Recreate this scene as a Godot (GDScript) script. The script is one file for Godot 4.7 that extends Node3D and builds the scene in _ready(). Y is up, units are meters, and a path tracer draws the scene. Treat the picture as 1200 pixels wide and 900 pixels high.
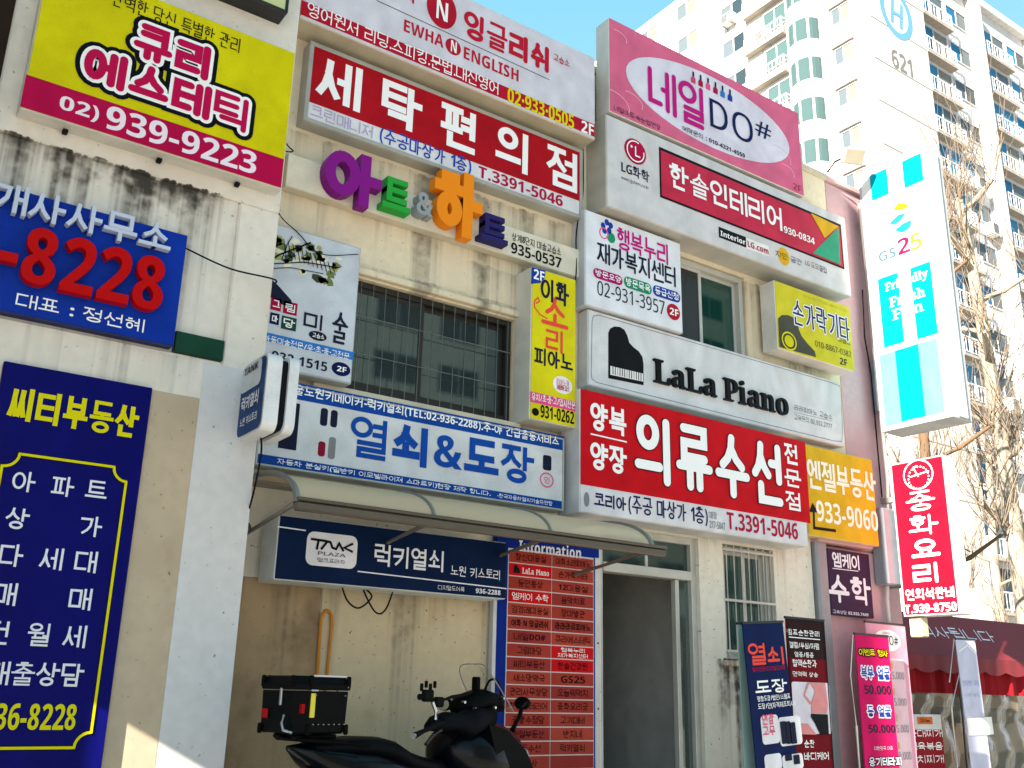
extends Node3D
# A two-storey shop building covered in signs, seen from the pavement; metres, x along the facade, z out of it.

const PAL = {
	"white": "ececee", "pale": "d9dbe6", "lilac": "e6d9e6", "palelilac": "dcd8ea", "black": "0d0f16", "ink": "16171c", "ink2": "1d2138", "black3": "17181c",
	"crimson": "b30c49", "crimson2": "a5123c", "crimson3": "8e1634", "yellow": "d2c90c", "yellow2": "dba912", "silver": "b9c2d8", "red": "b50c0e", "red2": "c3101c", "signred": "b3162f",
	"signred2": "a8121f", "rosered": "c32f4c", "maroon": "3a0a10", "faded": "a9a0c4", "blue": "12469c", "blue2": "1d3fa3", "blue3": "2f78c8", "navy2": "141b4e", "purple": "7d1a80",
	"green": "2b9a3c", "grey": "8e939a", "grey2": "85868c", "grey3": "565b61", "greyc": "3f5a64", "orange": "e8861c", "orange2": "d06a2c", "indigo": "2b2560", "dgreen": "1d4a3a", "coral": "dd4a3a",
	"pinkt": "d95a86", "pink3": "e2518c", "magenta": "b5167a", "rose": "d04a72", "teal": "2a9c7c", "teal2": "1f8f6c", "teal3": "19b3b8", "olive": "9a9518", "charcoal": "4a4a40", "cream2": "f0ead8",
	"cyan": "009fb5", "palecyan": "58c4d0", "skin": "d98f92", "lilac2": "9aa0cf"}
var mats := {}
var grime_tex: Texture2D
var fonts := {}
var counts := {}

# ------------------------------------------------------------------ materials
func mat(c, rough := 0.5, metal := 0.0, grime := false) -> StandardMaterial3D:
	var key := str(c) + "|%.2f|%.2f|%s" % [rough, metal, grime]
	if mats.has(key): return mats[key]
	var m := StandardMaterial3D.new()
	m.albedo_color = Color(c) if c is Color else Color(PAL.get(c, c))
	m.roughness = rough
	m.metallic = metal
	if metal < 0.05: m.metallic_specular = 0.16
	if grime:
		m.albedo_texture = grime_tex
		m.uv1_triplanar = true
		m.uv1_world_triplanar = true
		m.uv1_scale = Vector3(0.55, 0.55, 0.55)
	mats[key] = m
	return m
func glass(c: Color, rough := 0.03, spec := 0.5, metal := 0.0) -> StandardMaterial3D:
	var m := StandardMaterial3D.new()
	m.transparency = BaseMaterial3D.TRANSPARENCY_ALPHA
	m.albedo_color = c
	m.roughness = rough
	m.metallic_specular = spec
	m.metallic = metal
	return m
func noise(s: int, freq: float, oct := 3) -> FastNoiseLite:
	var n := FastNoiseLite.new()
	n.seed = s
	n.frequency = freq
	n.fractal_octaves = oct
	n.noise_type = FastNoiseLite.TYPE_SIMPLEX_SMOOTH
	return n
func make_grime() -> Texture2D:
	var n := noise(5, 0.012, 5)
	var f := noise(9, 0.15, 2)
	var side := 512
	var d := PackedByteArray()
	d.resize(side * side * 3)
	for y in side:
		for x in side:
			var ax := x * TAU / side
			var ay := y * TAU / side
			var v := n.get_noise_3d(cos(ax) * 80.0 + cos(ay) * 33.0, sin(ax) * 80.0, sin(ay) * 80.0 + cos(ay) * 50.0)
			var g := f.get_noise_2d(x, y)
			var k := clampf(0.955 + v * 0.09 + g * 0.02, 0.0, 1.0) * 255.0
			var i := (y * side + x) * 3
			d[i] = int(k); d[i + 1] = int(k * 0.995); d[i + 2] = int(k * 0.985)
	var im := Image.create_from_data(side, side, false, Image.FORMAT_RGB8, d)
	im.generate_mipmaps()
	return ImageTexture.create_from_image(im)
# Painted plaster of a wall of w x h metres: blotches, rain streaks hanging from the lines in drips [x0, x1, y, length, strength], a few cracks.
func wall_material(w: float, h: float, ppm: float, base: Color, sd: int, drips: Array, blot := 0.1, spots := 0.0, tint := Color("6b5236")) -> StandardMaterial3D:
	var iw := int(w * ppm)
	var ih := int(h * ppm)
	var n1 := noise(sd, 0.9, 4)
	var n2 := noise(sd + 1, 9.0, 3)
	var n3 := noise(sd + 2, 5.0, 3)
	var n4 := noise(sd + 3, 2.2, 2)
	var d := PackedByteArray()
	d.resize(iw * ih * 3)
	var streak := PackedFloat32Array()
	for x in iw: streak.append(clampf(n1.get_noise_2d(x / ppm * 2.6, 7.0) * 1.1 + n3.get_noise_2d(x / ppm * 0.8, 17.0) * 0.5 + n2.get_noise_2d(x / ppm * 2.3, 3.0) * 0.45 + 0.3, 0.0, 1.0))
	for y in ih:
		var wy := h - y / ppm
		for x in iw:
			var wx := x / ppm
			var a := n1.get_noise_2d(wx, wy)
			var b := n2.get_noise_2d(wx, wy)
			var dirt := maxf(0.0, a * 0.9 + b * 0.25 - 0.1) * blot * 2.0
			var dark := 0.0
			for s in drips:
				if wx < s[0] or wx > s[1] or wy > s[2] + 0.02: continue
				var drop: float = s[2] - wy + b * 0.02
				if drop < -0.01: continue
				var L: float = s[3] * (0.15 + streak[x] * streak[x] * 2.2)
				var edge := clampf(minf(wx - s[0], s[1] - wx) / 0.06, 0.0, 1.0)
				if s[4] > 0.7: dark += maxf(0.0, a * 1.3 + b * 0.5 + 0.05) * exp(-maxf(drop, 0.0) / (s[3] * 0.7)) * 0.9 * edge
				dark += s[4] * exp(-maxf(drop, 0.0) / L) * (0.12 + 0.88 * streak[x]) * edge * (0.75 + b * 0.6)
			if spots > 0.0:
				var sp := n2.get_noise_2d(wx * 2.4 + 31.0, wy * 2.4)
				if sp > 0.62: dark += (sp - 0.62) * spots * 6.0
			var streaky := maxf(0.0, n4.get_noise_2d(wx * 1.7 + b * 0.12, wy * 0.22) * 0.7 + a * 0.6 - 0.2) * blot * 0.9
			dirt = clampf(dirt + streaky, 0.0, 0.75)
			dark = clampf(dark, 0.0, 0.93)
			var c := base.lerp(tint, dirt)
			c = c.lerp(Color("2a2620"), dark)
			var g := 1.0 + b * 0.035
			var i := (y * iw + x) * 3
			d[i] = clampi(int(c.r * g * 255.0), 0, 255); d[i + 1] = clampi(int(c.g * g * 255.0), 0, 255); d[i + 2] = clampi(int(c.b * g * 255.0), 0, 255)
	var im := Image.create_from_data(iw, ih, false, Image.FORMAT_RGB8, d)
	im.generate_mipmaps()
	var m := StandardMaterial3D.new()
	m.albedo_texture = ImageTexture.create_from_image(im)
	m.roughness = 0.85
	return m

# ------------------------------------------------------------------ meshes
func stb() -> SurfaceTool:
	var st := SurfaceTool.new()
	st.begin(Mesh.PRIMITIVE_TRIANGLES)
	return st
func tri(st: SurfaceTool, a: Vector3, b: Vector3, c: Vector3, nn = null):
	var n: Vector3 = (b - a).cross(c - a).normalized() if nn == null else nn
	for v in [a, c, b]:
		st.set_normal(n)
		st.set_uv(Vector2(v.x, v.y))
		st.add_vertex(v)
func quad(st: SurfaceTool, a: Vector3, b: Vector3, c: Vector3, d: Vector3):   # counterclockwise seen from outside
	var n := (c - a).cross(d - b).normalized()
	tri(st, a, b, c, n)
	tri(st, a, c, d, n)
func bx(st: SurfaceTool, p: Vector3, q: Vector3, b := 0.0):
	var lo := Vector3(minf(p.x, q.x), minf(p.y, q.y), minf(p.z, q.z))
	var hi := Vector3(maxf(p.x, q.x), maxf(p.y, q.y), maxf(p.z, q.z))
	b = minf(b, minf(hi.x - lo.x, minf(hi.y - lo.y, hi.z - lo.z)) * 0.45)
	var c := (lo + hi) * 0.5
	var e := (hi - lo) * 0.5
	var ax := [Vector3.RIGHT, Vector3.UP, Vector3.BACK]
	for k in 3:
		var u: Vector3 = ax[(k + 1) % 3]
		var v: Vector3 = ax[(k + 2) % 3]
		var n: Vector3 = ax[k]
		var eu: float = e[(k + 1) % 3] - b
		var ev: float = e[(k + 2) % 3] - b
		for s in [1.0, -1.0]:
			var o: Vector3 = c + n * (e[k] * s)
			var q4 := [o - u * eu - v * ev, o + u * eu - v * ev, o + u * eu + v * ev, o - u * eu + v * ev]
			if s < 0: q4.reverse()
			quad(st, q4[0], q4[1], q4[2], q4[3])
		if b > 0.0:
			for su in [1.0, -1.0]:
				for sv in [1.0, -1.0]:
					var en: float = e[k] - b
					var A: Vector3 = c + u * (su * e[(k + 1) % 3]) + v * (sv * ev)
					var B: Vector3 = c + u * (su * eu) + v * (sv * e[(k + 2) % 3])
					var q4 := [A - n * en, A + n * en, B + n * en, B - n * en]
					if su * sv > 0: q4.reverse()
					quad(st, q4[0], q4[1], q4[2], q4[3])
	if b > 0.0:
		for sx in [1.0, -1.0]:
			for sy in [1.0, -1.0]:
				for sz in [1.0, -1.0]:
					var g := Vector3(sx, sy, sz)
					var A := c + g * Vector3(e.x, e.y - b, e.z - b)
					var B := c + g * Vector3(e.x - b, e.y, e.z - b)
					var D := c + g * Vector3(e.x - b, e.y - b, e.z)
					if sx * sy * sz > 0: tri(st, A, B, D)
					else: tri(st, A, D, B)
func tube(st: SurfaceTool, pts: Array, r0: float, r1 := -1.0, sides := 8):
	if r1 < 0.0: r1 = r0
	var rings := []
	var up := Vector3.UP
	for i in pts.size():
		var t: Vector3 = (pts[mini(i + 1, pts.size() - 1)] - pts[maxi(i - 1, 0)]).normalized()
		var a := t.cross(up)
		if a.length() < 0.05: a = t.cross(Vector3.RIGHT)
		a = a.normalized()
		var b := t.cross(a).normalized()
		up = b.cross(t) if i == 0 else up
		var r := lerpf(r0, r1, float(i) / maxf(1.0, pts.size() - 1))
		var ring := []
		for k in sides:
			var w := TAU * k / sides
			ring.append([pts[i] + (a * cos(w) + b * sin(w)) * r, a * cos(w) + b * sin(w)])
		rings.append(ring)
	for i in pts.size() - 1:
		for k in sides:
			var k2 := (k + 1) % sides
			var v := [rings[i][k], rings[i][k2], rings[i + 1][k2], rings[i + 1][k]]
			for j in [0, 2, 1, 0, 3, 2]:
				st.set_normal(v[j][1])
				st.set_uv(Vector2(v[j][0].x, v[j][0].y))
				st.add_vertex(v[j][0])
	for e in [0, pts.size() - 1]:
		var t: Vector3 = (pts[e] - pts[1 if e == 0 else e - 1]).normalized()
		for k in range(1, sides - 1):
			var A: Vector3 = rings[e][0][0]
			var B: Vector3 = rings[e][k][0]
			var D: Vector3 = rings[e][k + 1][0]
			if (B - A).cross(D - A).dot(t) > 0.0: tri(st, A, B, D)
			else: tri(st, A, D, B)
# A skin over cross-sections: each an array of the same number of points round a closed loop, smooth shaded, ends closed.
func loft(st: SurfaceTool, secs: Array):
	st.set_smooth_group(0)
	var m: int = secs[0].size()
	for i in secs.size() - 1:
		for k in m:
			var k2 := (k + 1) % m
			for v in [secs[i][k], secs[i][k2], secs[i + 1][k2], secs[i][k], secs[i + 1][k2], secs[i + 1][k]]: st.add_vertex(v)
	for e in [0, secs.size() - 1]:
		var c := Vector3.ZERO
		for v in secs[e]: c += v
		c /= m
		for k in m:
			var k2 := (k + 1) % m
			if e == 0: for v in [c, secs[e][k2], secs[e][k]]: st.add_vertex(v)
			else: for v in [c, secs[e][k], secs[e][k2]]: st.add_vertex(v)
func obj(called: String, st: SurfaceTool, m: Material, parent: Node = self) -> MeshInstance3D:
	var o := MeshInstance3D.new()
	o.name = called if parent != self else numbered(called)
	o.mesh = st.commit()
	o.material_override = m
	o.cast_shadow = GeometryInstance3D.SHADOW_CASTING_SETTING_ON
	parent.add_child(o, true)
	return o
func smooth(called: String, st: SurfaceTool, m: Material, parent: Node = self) -> MeshInstance3D:
	st.generate_normals()
	return obj(called, st, m, parent)
func numbered(called: String) -> String:
	counts[called] = counts.get(called, 0) + 1
	return called if counts[called] == 1 else "%s_%03d" % [called, counts[called] - 1]
func tag(o: Node, label: String, category: String, group := ""):
	o.set_meta("label", label)
	o.set_meta("category", category)
	if group != "": o.set_meta("group", group)
func thing(called: String, label: String, category: String, at := Vector3.ZERO, turn := 0.0, group := "") -> Node3D:
	var o := Node3D.new()
	o.name = numbered(called)
	add_child(o)
	o.position = at
	o.rotation.y = turn
	tag(o, label, category, group)
	return o
func struct(called: String, st: SurfaceTool, m: Material) -> MeshInstance3D:
	var o := obj(called, st, m)
	o.set_meta("kind", "structure")
	return o
func sub(called: String, parent: Node) -> Node3D:
	var o := Node3D.new()
	o.name = called
	parent.add_child(o, true)
	return o
func boxpart(called: String, p: Vector3, q: Vector3, m: Material, parent: Node, b := 0.004) -> MeshInstance3D:
	var st := stb()
	bx(st, p, q, b)
	return obj(called, st, m, parent)
func bend(p: Array, steps := 6) -> Array:   # a smooth path through the points
	var out := []
	for i in p.size() - 1:
		var a: Vector3 = p[maxi(i - 1, 0)]
		var d: Vector3 = p[mini(i + 2, p.size() - 1)]
		for k in steps: out.append((p[i] as Vector3).cubic_interpolate(p[i + 1], a, d, float(k) / steps))
	out.append(p[-1])
	return out
func tubepart(called: String, pts: Array, r: float, m: Material, parent: Node = self, r1 := -1.0, sides := 8) -> MeshInstance3D:
	var st := stb()
	tube(st, pts, r, r1, sides)
	return obj(called, st, m, parent)

# ------------------------------------------------------------------ lettering: Korean syllables from strokes, the rest from the font
const CJ = {
	"ㄱ": [[0, 1, 1, 1, 1, 0]], "ㄱs": [[0, .95, .95, .95, .86, .48, .58, .2, .2, 0]], "ㄴ": [[0, 1, 0, 0, 1, 0]], "ㄷ": [[1, 1, 0, 1, 0, 0, 1, 0]], "ㄹ": [[0, 1, 1, 1, 1, .5, 0, .5, 0, 0, 1, 0]],
	"ㅁ": [[0, 0, 0, 1, 1, 1, 1, 0, 0, 0]], "ㅂ": [[0, 1, 0, 0, 1, 0, 1, 1], [0, .52, 1, .52]], "ㅅ": [[.5, 1, .44, .6, .27, .25, 0, 0], [.47, .62, .7, .25, 1, 0]],
	"ㅈ": [[.02, 1, .98, 1], [.52, 1, .45, .55, .27, .22, 0, 0], [.5, .55, .72, .22, 1, 0]], "ㅊ": [[.3, 1, .7, 1], [0, .76, 1, .76], [.5, .76, .42, .36, 0, 0], [.5, .4, 1, 0]],
	"ㅋ": [[0, 1, 1, 1, 1, 0], [0, .52, 1, .52]], "ㅋs": [[0, .95, .95, .95, .86, .48, .58, .2, .25, 0], [.05, .5, .86, .53]], "ㅌ": [[1, 1, 0, 1, 0, 0, 1, 0], [0, .5, 1, .5]],
	"ㅍ": [[0, 1, 1, 1], [0, 0, 1, 0], [.28, 1, .28, 0], [.72, 1, .72, 0]], "ㅎ": [[.3, 1, .7, 1], [0, .76, 1, .76], ["O", .5, .27, .37, .27]], "ㅇ": [["O", .5, .5, .5, .5]]}
const CHO = ["ㄱ", "ㄱㄱ", "ㄴ", "ㄷ", "ㄷㄷ", "ㄹ", "ㅁ", "ㅂ", "ㅂㅂ", "ㅅ", "ㅅㅅ", "ㅇ", "ㅈ", "ㅈㅈ", "ㅊ", "ㅋ", "ㅌ", "ㅍ", "ㅎ"]
const JUNG = "ㅏㅐㅑㅒㅓㅔㅕㅖㅗㅘㅙㅚㅛㅜㅝㅞㅟㅠㅡㅢㅣ"
const JONG = ["", "ㄱ", "ㄱㄱ", "ㄱㅅ", "ㄴ", "ㄴㅈ", "ㄴㅎ", "ㄷ", "ㄹ", "ㄹㄱ", "ㄹㅁ", "ㄹㅂ", "ㄹㅅ", "ㄹㅌ", "ㄹㅍ", "ㄹㅎ", "ㅁ", "ㅂ", "ㅂㅅ", "ㅅ", "ㅅㅅ", "ㅇ", "ㅈ", "ㅊ", "ㅋ", "ㅌ", "ㅍ", "ㅎ"]
const MIXED = {"ㅘ": "ㅗㅏ", "ㅙ": "ㅗㅐ", "ㅚ": "ㅗㅣ", "ㅝ": "ㅜㅓ", "ㅞ": "ㅜㅔ", "ㅟ": "ㅜㅣ", "ㅢ": "ㅡㅣ"}
func jamo(out: Array, j: String, x0: float, y0: float, x1: float, y1: float, beside: bool):
	if j.length() == 2:
		var mid := (x0 + x1) * 0.5
		var gap := (x1 - x0) * 0.09
		jamo(out, j[0], x0, y0, mid - gap, y1, beside)
		jamo(out, j[1], mid + gap, y0, x1, y1, beside)
		return
	var key := j + "s" if beside and CJ.has(j + "s") else j
	for s in CJ[key]:
		var p := PackedVector2Array()
		if s[0] is String:
			for k in 25:
				var a := TAU * k / 24.0
				p.append(Vector2(lerpf(x0, x1, s[1] + s[3] * sin(a)), lerpf(y0, y1, s[2] + s[4] * cos(a))))
		else:
			for k in s.size() / 2: p.append(Vector2(lerpf(x0, x1, s[2 * k]), lerpf(y0, y1, s[2 * k + 1])))
		out.append(p)
const LEVELS = {"": 0.0, "ㄱ": 1.0, "ㄴ": 1.2, "ㄷ": 2.0, "ㄹ": 3.0, "ㅁ": 2.0, "ㅂ": 2.2, "ㅅ": 1.8, "ㅇ": 2.0, "ㅈ": 2.4, "ㅊ": 3.2, "ㅋ": 2.0, "ㅌ": 3.0, "ㅍ": 2.2, "ㅎ": 3.6}
func levels(j: String) -> float: return LEVELS[j] if j.length() < 2 else maxf(LEVELS[j[0]], LEVELS[j[1]])
func widest(ch: String) -> float:   # the heaviest stroke, in cell heights, at which a syllable stays open
	var code := ch.unicode_at(0) - 0xAC00
	var n := levels(CHO[code / 588]) + levels(JONG[code % 28])
	var v: String = JUNG[(code % 588) / 28]
	if v in "ㅗㅛㅜㅠㅡㅘㅙㅚㅝㅞㅟㅢ": n += 1.3
	return 0.6 / maxf(n, 2.6)
func seg(out: Array, x0: float, y0: float, x1: float, y1: float):
	out.append(PackedVector2Array([Vector2(x0, y0), Vector2(x1, y1)]))
func syllable(ch: String) -> Array:   # strokes as polylines in a unit cell
	var code := ch.unicode_at(0) - 0xAC00
	var c: String = CHO[code / 588]
	var v: String = JUNG[(code % 588) / 28]
	var f: String = JONG[code % 28]
	var out := []
	var fin := f != ""
	var vert := v
	var hor := ""
	if MIXED.has(v):
		hor = MIXED[v][0]
		vert = MIXED[v][1]
	elif v in "ㅗㅛㅜㅠㅡ":
		hor = v
		vert = ""
	var lf := levels(f)
	var fh := clampf(0.3 + 0.05 * (lf - 2.0) - 0.03 * (levels(c) - 2.0), 0.22, 0.4) if fin else 0.0   # top of the final
	var yb := fh + 0.12 if fin else 0.0          # foot of the stems
	var tall := "ㅊㅎ".contains(c)
	if vert == "":
		var cb := (0.62 + (fh - 0.3) * 0.6 if fin else 0.5) - (0.03 if tall else 0.0)
		if hor == "ㅡ": cb -= 0.04 if fin else 0.12
		jamo(out, c, 0.16, cb, 0.84, 1.0, false)
		var by := (fh + 0.17 if fin else 0.14)
		if hor in "ㅜㅠ": by = fh + 0.24 if fin else 0.34
		if hor == "ㅡ" and not fin: by = 0.15
		seg(out, 0.0, by, 1.0, by)
		if hor == "ㅗ": seg(out, 0.5, by, 0.5, cb - (0.02 if fin else 0.06))
		if hor == "ㅛ":
			for x in [0.34, 0.66]: seg(out, x, by, x, cb - (0.02 if fin else 0.06))
		if hor == "ㅜ": seg(out, 0.5, by, 0.5, fh + 0.08 if fin else 0.0)
		if hor == "ㅠ":
			for x in [0.34, 0.66]: seg(out, x, by, x, fh + 0.08 if fin else 0.0)
		if fin: jamo(out, f, 0.17, 0.0, 0.83, fh - 0.02, false)
		return out
	var wide := vert in "ㅐㅒㅔㅖ"
	var right := vert in "ㅏㅑ"
	var cr := 0.42 if wide and vert in "ㅔㅖ" else 0.5 if (wide or vert in "ㅓㅕ") else (0.53 if right else 0.62)
	if hor != "":
		jamo(out, c, 0.06, 0.7 if fin else 0.56, 0.56, 1.0, false)
		var by := (0.52 if fin else 0.22)
		if hor == "ㅜ": by = 0.58 if fin else 0.36
		seg(out, 0.0, by, 0.66, by)
		if hor == "ㅗ": seg(out, 0.31, by, 0.31, 0.66 if fin else 0.48)
		if hor == "ㅜ": seg(out, 0.3, by, 0.3, 0.42 if fin else 0.04)
	else:
		jamo(out, c, 0.0, fh + 0.2 if fin else 0.12, cr, 1.0 if fin else 0.92, not fin or c != "ㄱ" or true)
	var mid := (1.0 + yb) * 0.5 + (0.0 if fin else 0.02)
	if hor == "ㅜ" and vert in "ㅓㅔ": mid = 0.44 if fin else 0.16
	var sx := 0.74 if right else (0.9 if not wide else 1.0)
	seg(out, sx, yb, sx, 1.0)
	if wide: seg(out, 0.71, yb + 0.03, 0.71, 0.97)
	if vert == "ㅏ": seg(out, sx, mid, 1.0, mid)
	if vert == "ㅑ":
		for dy in [-0.12, 0.12]: seg(out, sx, mid + dy, 1.0, mid + dy)
	if vert == "ㅓ": seg(out, 0.62 if hor == "" else 0.7, mid, sx, mid)
	if vert == "ㅕ":
		for dy in [-0.12, 0.12]: seg(out, 0.62, mid + dy, sx, mid + dy)
	if vert == "ㅐ": seg(out, 0.71, mid, 1.0, mid)
	if vert == "ㅔ": seg(out, 0.52 if hor == "" else 0.6, mid, 0.71, mid)
	if vert == "ㅖ":
		for dy in [-0.12, 0.12]: seg(out, 0.52, mid + dy, 0.71, mid + dy)
	if vert == "ㅒ":
		for dy in [-0.12, 0.12]: seg(out, 0.71, mid + dy, 1.0, mid + dy)
	if fin: jamo(out, f, 0.2, 0.0, sx, fh, false)
	return out
# One stroke of width w as a strip at height z, mitred at its bends; depth > 0 gives it sides.
func stroke(st: SurfaceTool, p: PackedVector2Array, w: float, z: float, depth := 0.0, round_ends := false):
	var n := p.size()
	var closed := p[0].distance_to(p[n - 1]) < 1e-5
	var L := []
	var R := []
	for i in n:
		var a := (p[i] - p[i - 1]).normalized() if i > 0 else ((p[0] - p[n - 2]).normalized() if closed else Vector2.ZERO)
		var b := (p[i + 1] - p[i]).normalized() if i < n - 1 else ((p[1] - p[0]).normalized() if closed else Vector2.ZERO)
		if a == Vector2.ZERO: a = b
		if b == Vector2.ZERO: b = a
		var t := (a + b).normalized()
		var m := Vector2(-t.y, t.x)
		var k := 0.5 * w / maxf(0.55, m.dot(Vector2(-a.y, a.x)))
		var q := p[i]
		if not closed and not round_ends:
			if i == 0: q -= b * w * 0.5
			if i == n - 1: q += a * w * 0.5
		L.append(Vector3(q.x + m.x * k, q.y + m.y * k, z))
		R.append(Vector3(q.x - m.x * k, q.y - m.y * k, z))
	var N := Vector3.BACK
	var dz := Vector3(0, 0, depth)
	for i in n - 1:
		tri(st, R[i], R[i + 1], L[i + 1], N)
		tri(st, R[i], L[i + 1], L[i], N)
		if depth > 0.0:
			quad(st, R[i] - dz, R[i + 1] - dz, R[i + 1], R[i])
			quad(st, L[i + 1] - dz, L[i] - dz, L[i], L[i + 1])
	if depth > 0.0 and not closed:
		quad(st, L[0] - dz, R[0] - dz, R[0], L[0])
		quad(st, R[n - 1] - dz, L[n - 1] - dz, L[n - 1], R[n - 1])
	if round_ends and not closed:
		for e in [0, n - 1]:
			var t := (p[0] - p[1]).normalized() if e == 0 else (p[n - 1] - p[n - 2]).normalized()
			var a0 := t.angle() - PI / 2
			var c := Vector3(p[e].x, p[e].y, z)
			for k in 8:
				var u := a0 + PI * k / 8.0
				var v := a0 + PI * (k + 1) / 8.0
				tri(st, c, c + Vector3(cos(u), sin(u), 0) * w * 0.5, c + Vector3(cos(v), sin(v), 0) * w * 0.5, N)
func face_font(kind: String) -> Font:
	if not fonts.has(kind):
		var f := SystemFont.new()
		f.font_names = PackedStringArray(["Droid Serif" if kind.begins_with("serif") else "Droid Sans"])
		f.font_weight = 700 if kind.ends_with("bold") else 400
		fonts[kind] = f
	return fonts[kind]
func glyphs(s: String, kind: String, depth := 0.0) -> Dictionary:   # vertices and triangles of a run, in ems, from its own left edge; baseline at y 0
	var t := TextMesh.new()
	t.font = face_font(kind)
	t.text = s
	t.font_size = 64
	t.pixel_size = 1.0 / 64.0
	t.depth = depth
	t.curve_step = 1.0
	t.horizontal_alignment = HORIZONTAL_ALIGNMENT_LEFT
	t.vertical_alignment = VERTICAL_ALIGNMENT_BOTTOM
	var a := t.get_mesh_arrays()
	return {"v": a[Mesh.ARRAY_VERTEX], "n": a[Mesh.ARRAY_NORMAL], "i": a[Mesh.ARRAY_INDEX], "box": t.get_aabb()}
func is_korean(ch: String) -> bool:
	var c := ch.unicode_at(0)
	return c >= 0xAC00 and c < 0xD7A4
func put_glyphs(st: SurfaceTool, g: Dictionary, x: float, y: float, sx: float, sy: float, z: float):
	var idx = g.i
	var total: int = idx.size() if idx != null and idx.size() > 0 else g.v.size()
	for k in total:
		var i: int = idx[k] if idx != null and idx.size() > 0 else k
		var v: Vector3 = g.v[i]
		st.set_normal(g.n[i])
		st.set_uv(Vector2.ZERO)
		st.add_vertex(Vector3(x + v.x * sx, y + v.y * sy, z + v.z))
# A line of writing fitted into the box b = [x0, y0, x1, y1] of the sign, one mesh per colour.
func tx(n: Node3D, s: String, b: Array, col, w := 0.1, o := {}):
	var kind: String = o.get("f", "sans") + ("bold" if w >= 0.1 or o.get("b", false) else "")
	var bw: float = b[2] - b[0]
	var bh: float = b[3] - b[1]
	var runs := []
	var x := 0.0
	var i := 0
	var any := false
	while i < s.length():
		var ch := s[i]
		if is_korean(ch):
			any = true
			runs.append([ch, x, 0.93])
			x += 1.0
			i += 1
		elif ch == " ":
			x += 0.38
			i += 1
		else:
			var r := ""
			while i < s.length() and not is_korean(s[i]) and s[i] != " ":
				r += s[i]
				i += 1
			var g := glyphs(r, kind)
			var wd: float = g.box.size.x * 1.08
			if bh > 0.08 and r.length() > 1:
				var pen := 0.0
				for q in r:
					var gq := glyphs(q, kind)
					runs.append([gq, x + 0.03 + (pen + gq.box.position.x - g.box.position.x) * 1.08, gq.box.size.x * 1.08, g.box])
					pen += face_font(kind).get_string_size(q, HORIZONTAL_ALIGNMENT_LEFT, -1, 64).x / 64.0
			else: runs.append([g, x + 0.03, wd, g.box])
			x += wd + 0.08
	var total: float = (runs[-1][1] as float) + (runs[-1][2] as float)
	var sx := bw / total
	var layers := []
	var z: float = 0.003 + o.get("lv", 0) * 0.004
	var outs: Array = o.get("o", [])
	for k in range(outs.size() - 1, -1, -1): layers.append([outs[k][1], outs[k][0] * 2.0])
	layers.append([col, 0.0])
	var rr: bool = o.get("r", false)
	for ly in layers:
		var st := stb()
		var cnt := 0
		for r in runs:
			if bh > 0.08 and cnt > 0:
				obj("letter" if ly[1] == 0.0 else "letter_outline", st, mat(ly[0], 0.45), n)
				st = stb()
			if r[0] is String:
				var ww := w * minf(bh, sx * 1.15)
				ww = minf(ww, widest(r[0]) * bh)
				for p in syllable(r[0]):
					var q := PackedVector2Array()
					for v in p: q.append(Vector2(b[0] + r[1] * sx + ww * 0.5 + v.x * (r[2] * sx - ww), b[1] + ww * 0.5 + v.y * (bh - ww)))
					stroke(st, q, ww + ly[1], z + (cnt % 18) * 0.0001, 0.0, rr or ly[1] > 0.0)
					cnt += 1
			elif ly[1] == 0.0:
				var bb: AABB = r[0].box
				var whole: AABB = r[3]
				var sy := bh / whole.size.y if not any else bh * 0.8 / 0.714
				var y0: float = b[1] - whole.position.y * sy
				if any:
					var capbox: AABB = glyphs("H", kind).box
					y0 = b[1] + bh * 0.1 - capbox.position.y * sy
				put_glyphs(st, r[0], b[0] + (r[1] - bb.position.x * 1.08) * sx, y0, sx * 1.08, sy, z + (cnt % 18) * 0.0001)
				cnt += 1
		if cnt > 0:
			obj(("letter" if bh > 0.08 else "lettering") + ("" if ly[1] == 0.0 else "_outline"), st, mat(ly[0], 0.45), n)
		z += 0.002
# Raised letters, each a part of its own.
func lets(n: Node3D, s: String, b: Array, col, w: float, depth: float, font := "sans"):
	var m := mat(col, 0.35)
	var kind := font + "bold"
	var bh: float = b[3] - b[1]
	var f := face_font(kind)
	var x := 0.0
	var lay := []
	var latin := not is_korean(s[0])
	for ch in s:
		var adv := 1.0
		if latin: adv = f.get_string_size(ch, HORIZONTAL_ALIGNMENT_LEFT, -1, 64).x / 64.0
		if ch != " ": lay.append([ch, x])
		x += adv
	var sx: float = (b[2] - b[0]) / x
	var ref: AABB = glyphs("H8" if s != "&" else "&", kind).box
	for l in lay:
		var st := stb()
		if latin:
			var g := glyphs(l[0], kind, depth)
			var sy := bh / ref.size.y
			put_glyphs(st, g, b[0] + l[1] * sx, b[1] - ref.position.y * sy, sx, sy, depth * 0.5 + 0.002)
		else:
			var ww := minf(w * minf(bh, sx), widest(l[0]) * bh * 1.1)
			var cnt := 0
			for p in syllable(l[0]):
				var q := PackedVector2Array()
				for v in p: q.append(Vector2(b[0] + l[1] * sx + ww * 0.5 + v.x * (0.94 * sx - ww), b[1] + ww * 0.5 + v.y * (bh - ww)))
				stroke(st, q, ww, depth + cnt * 0.0003, depth - 0.002)
				cnt += 1
		obj("letter", st, m, n)
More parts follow.
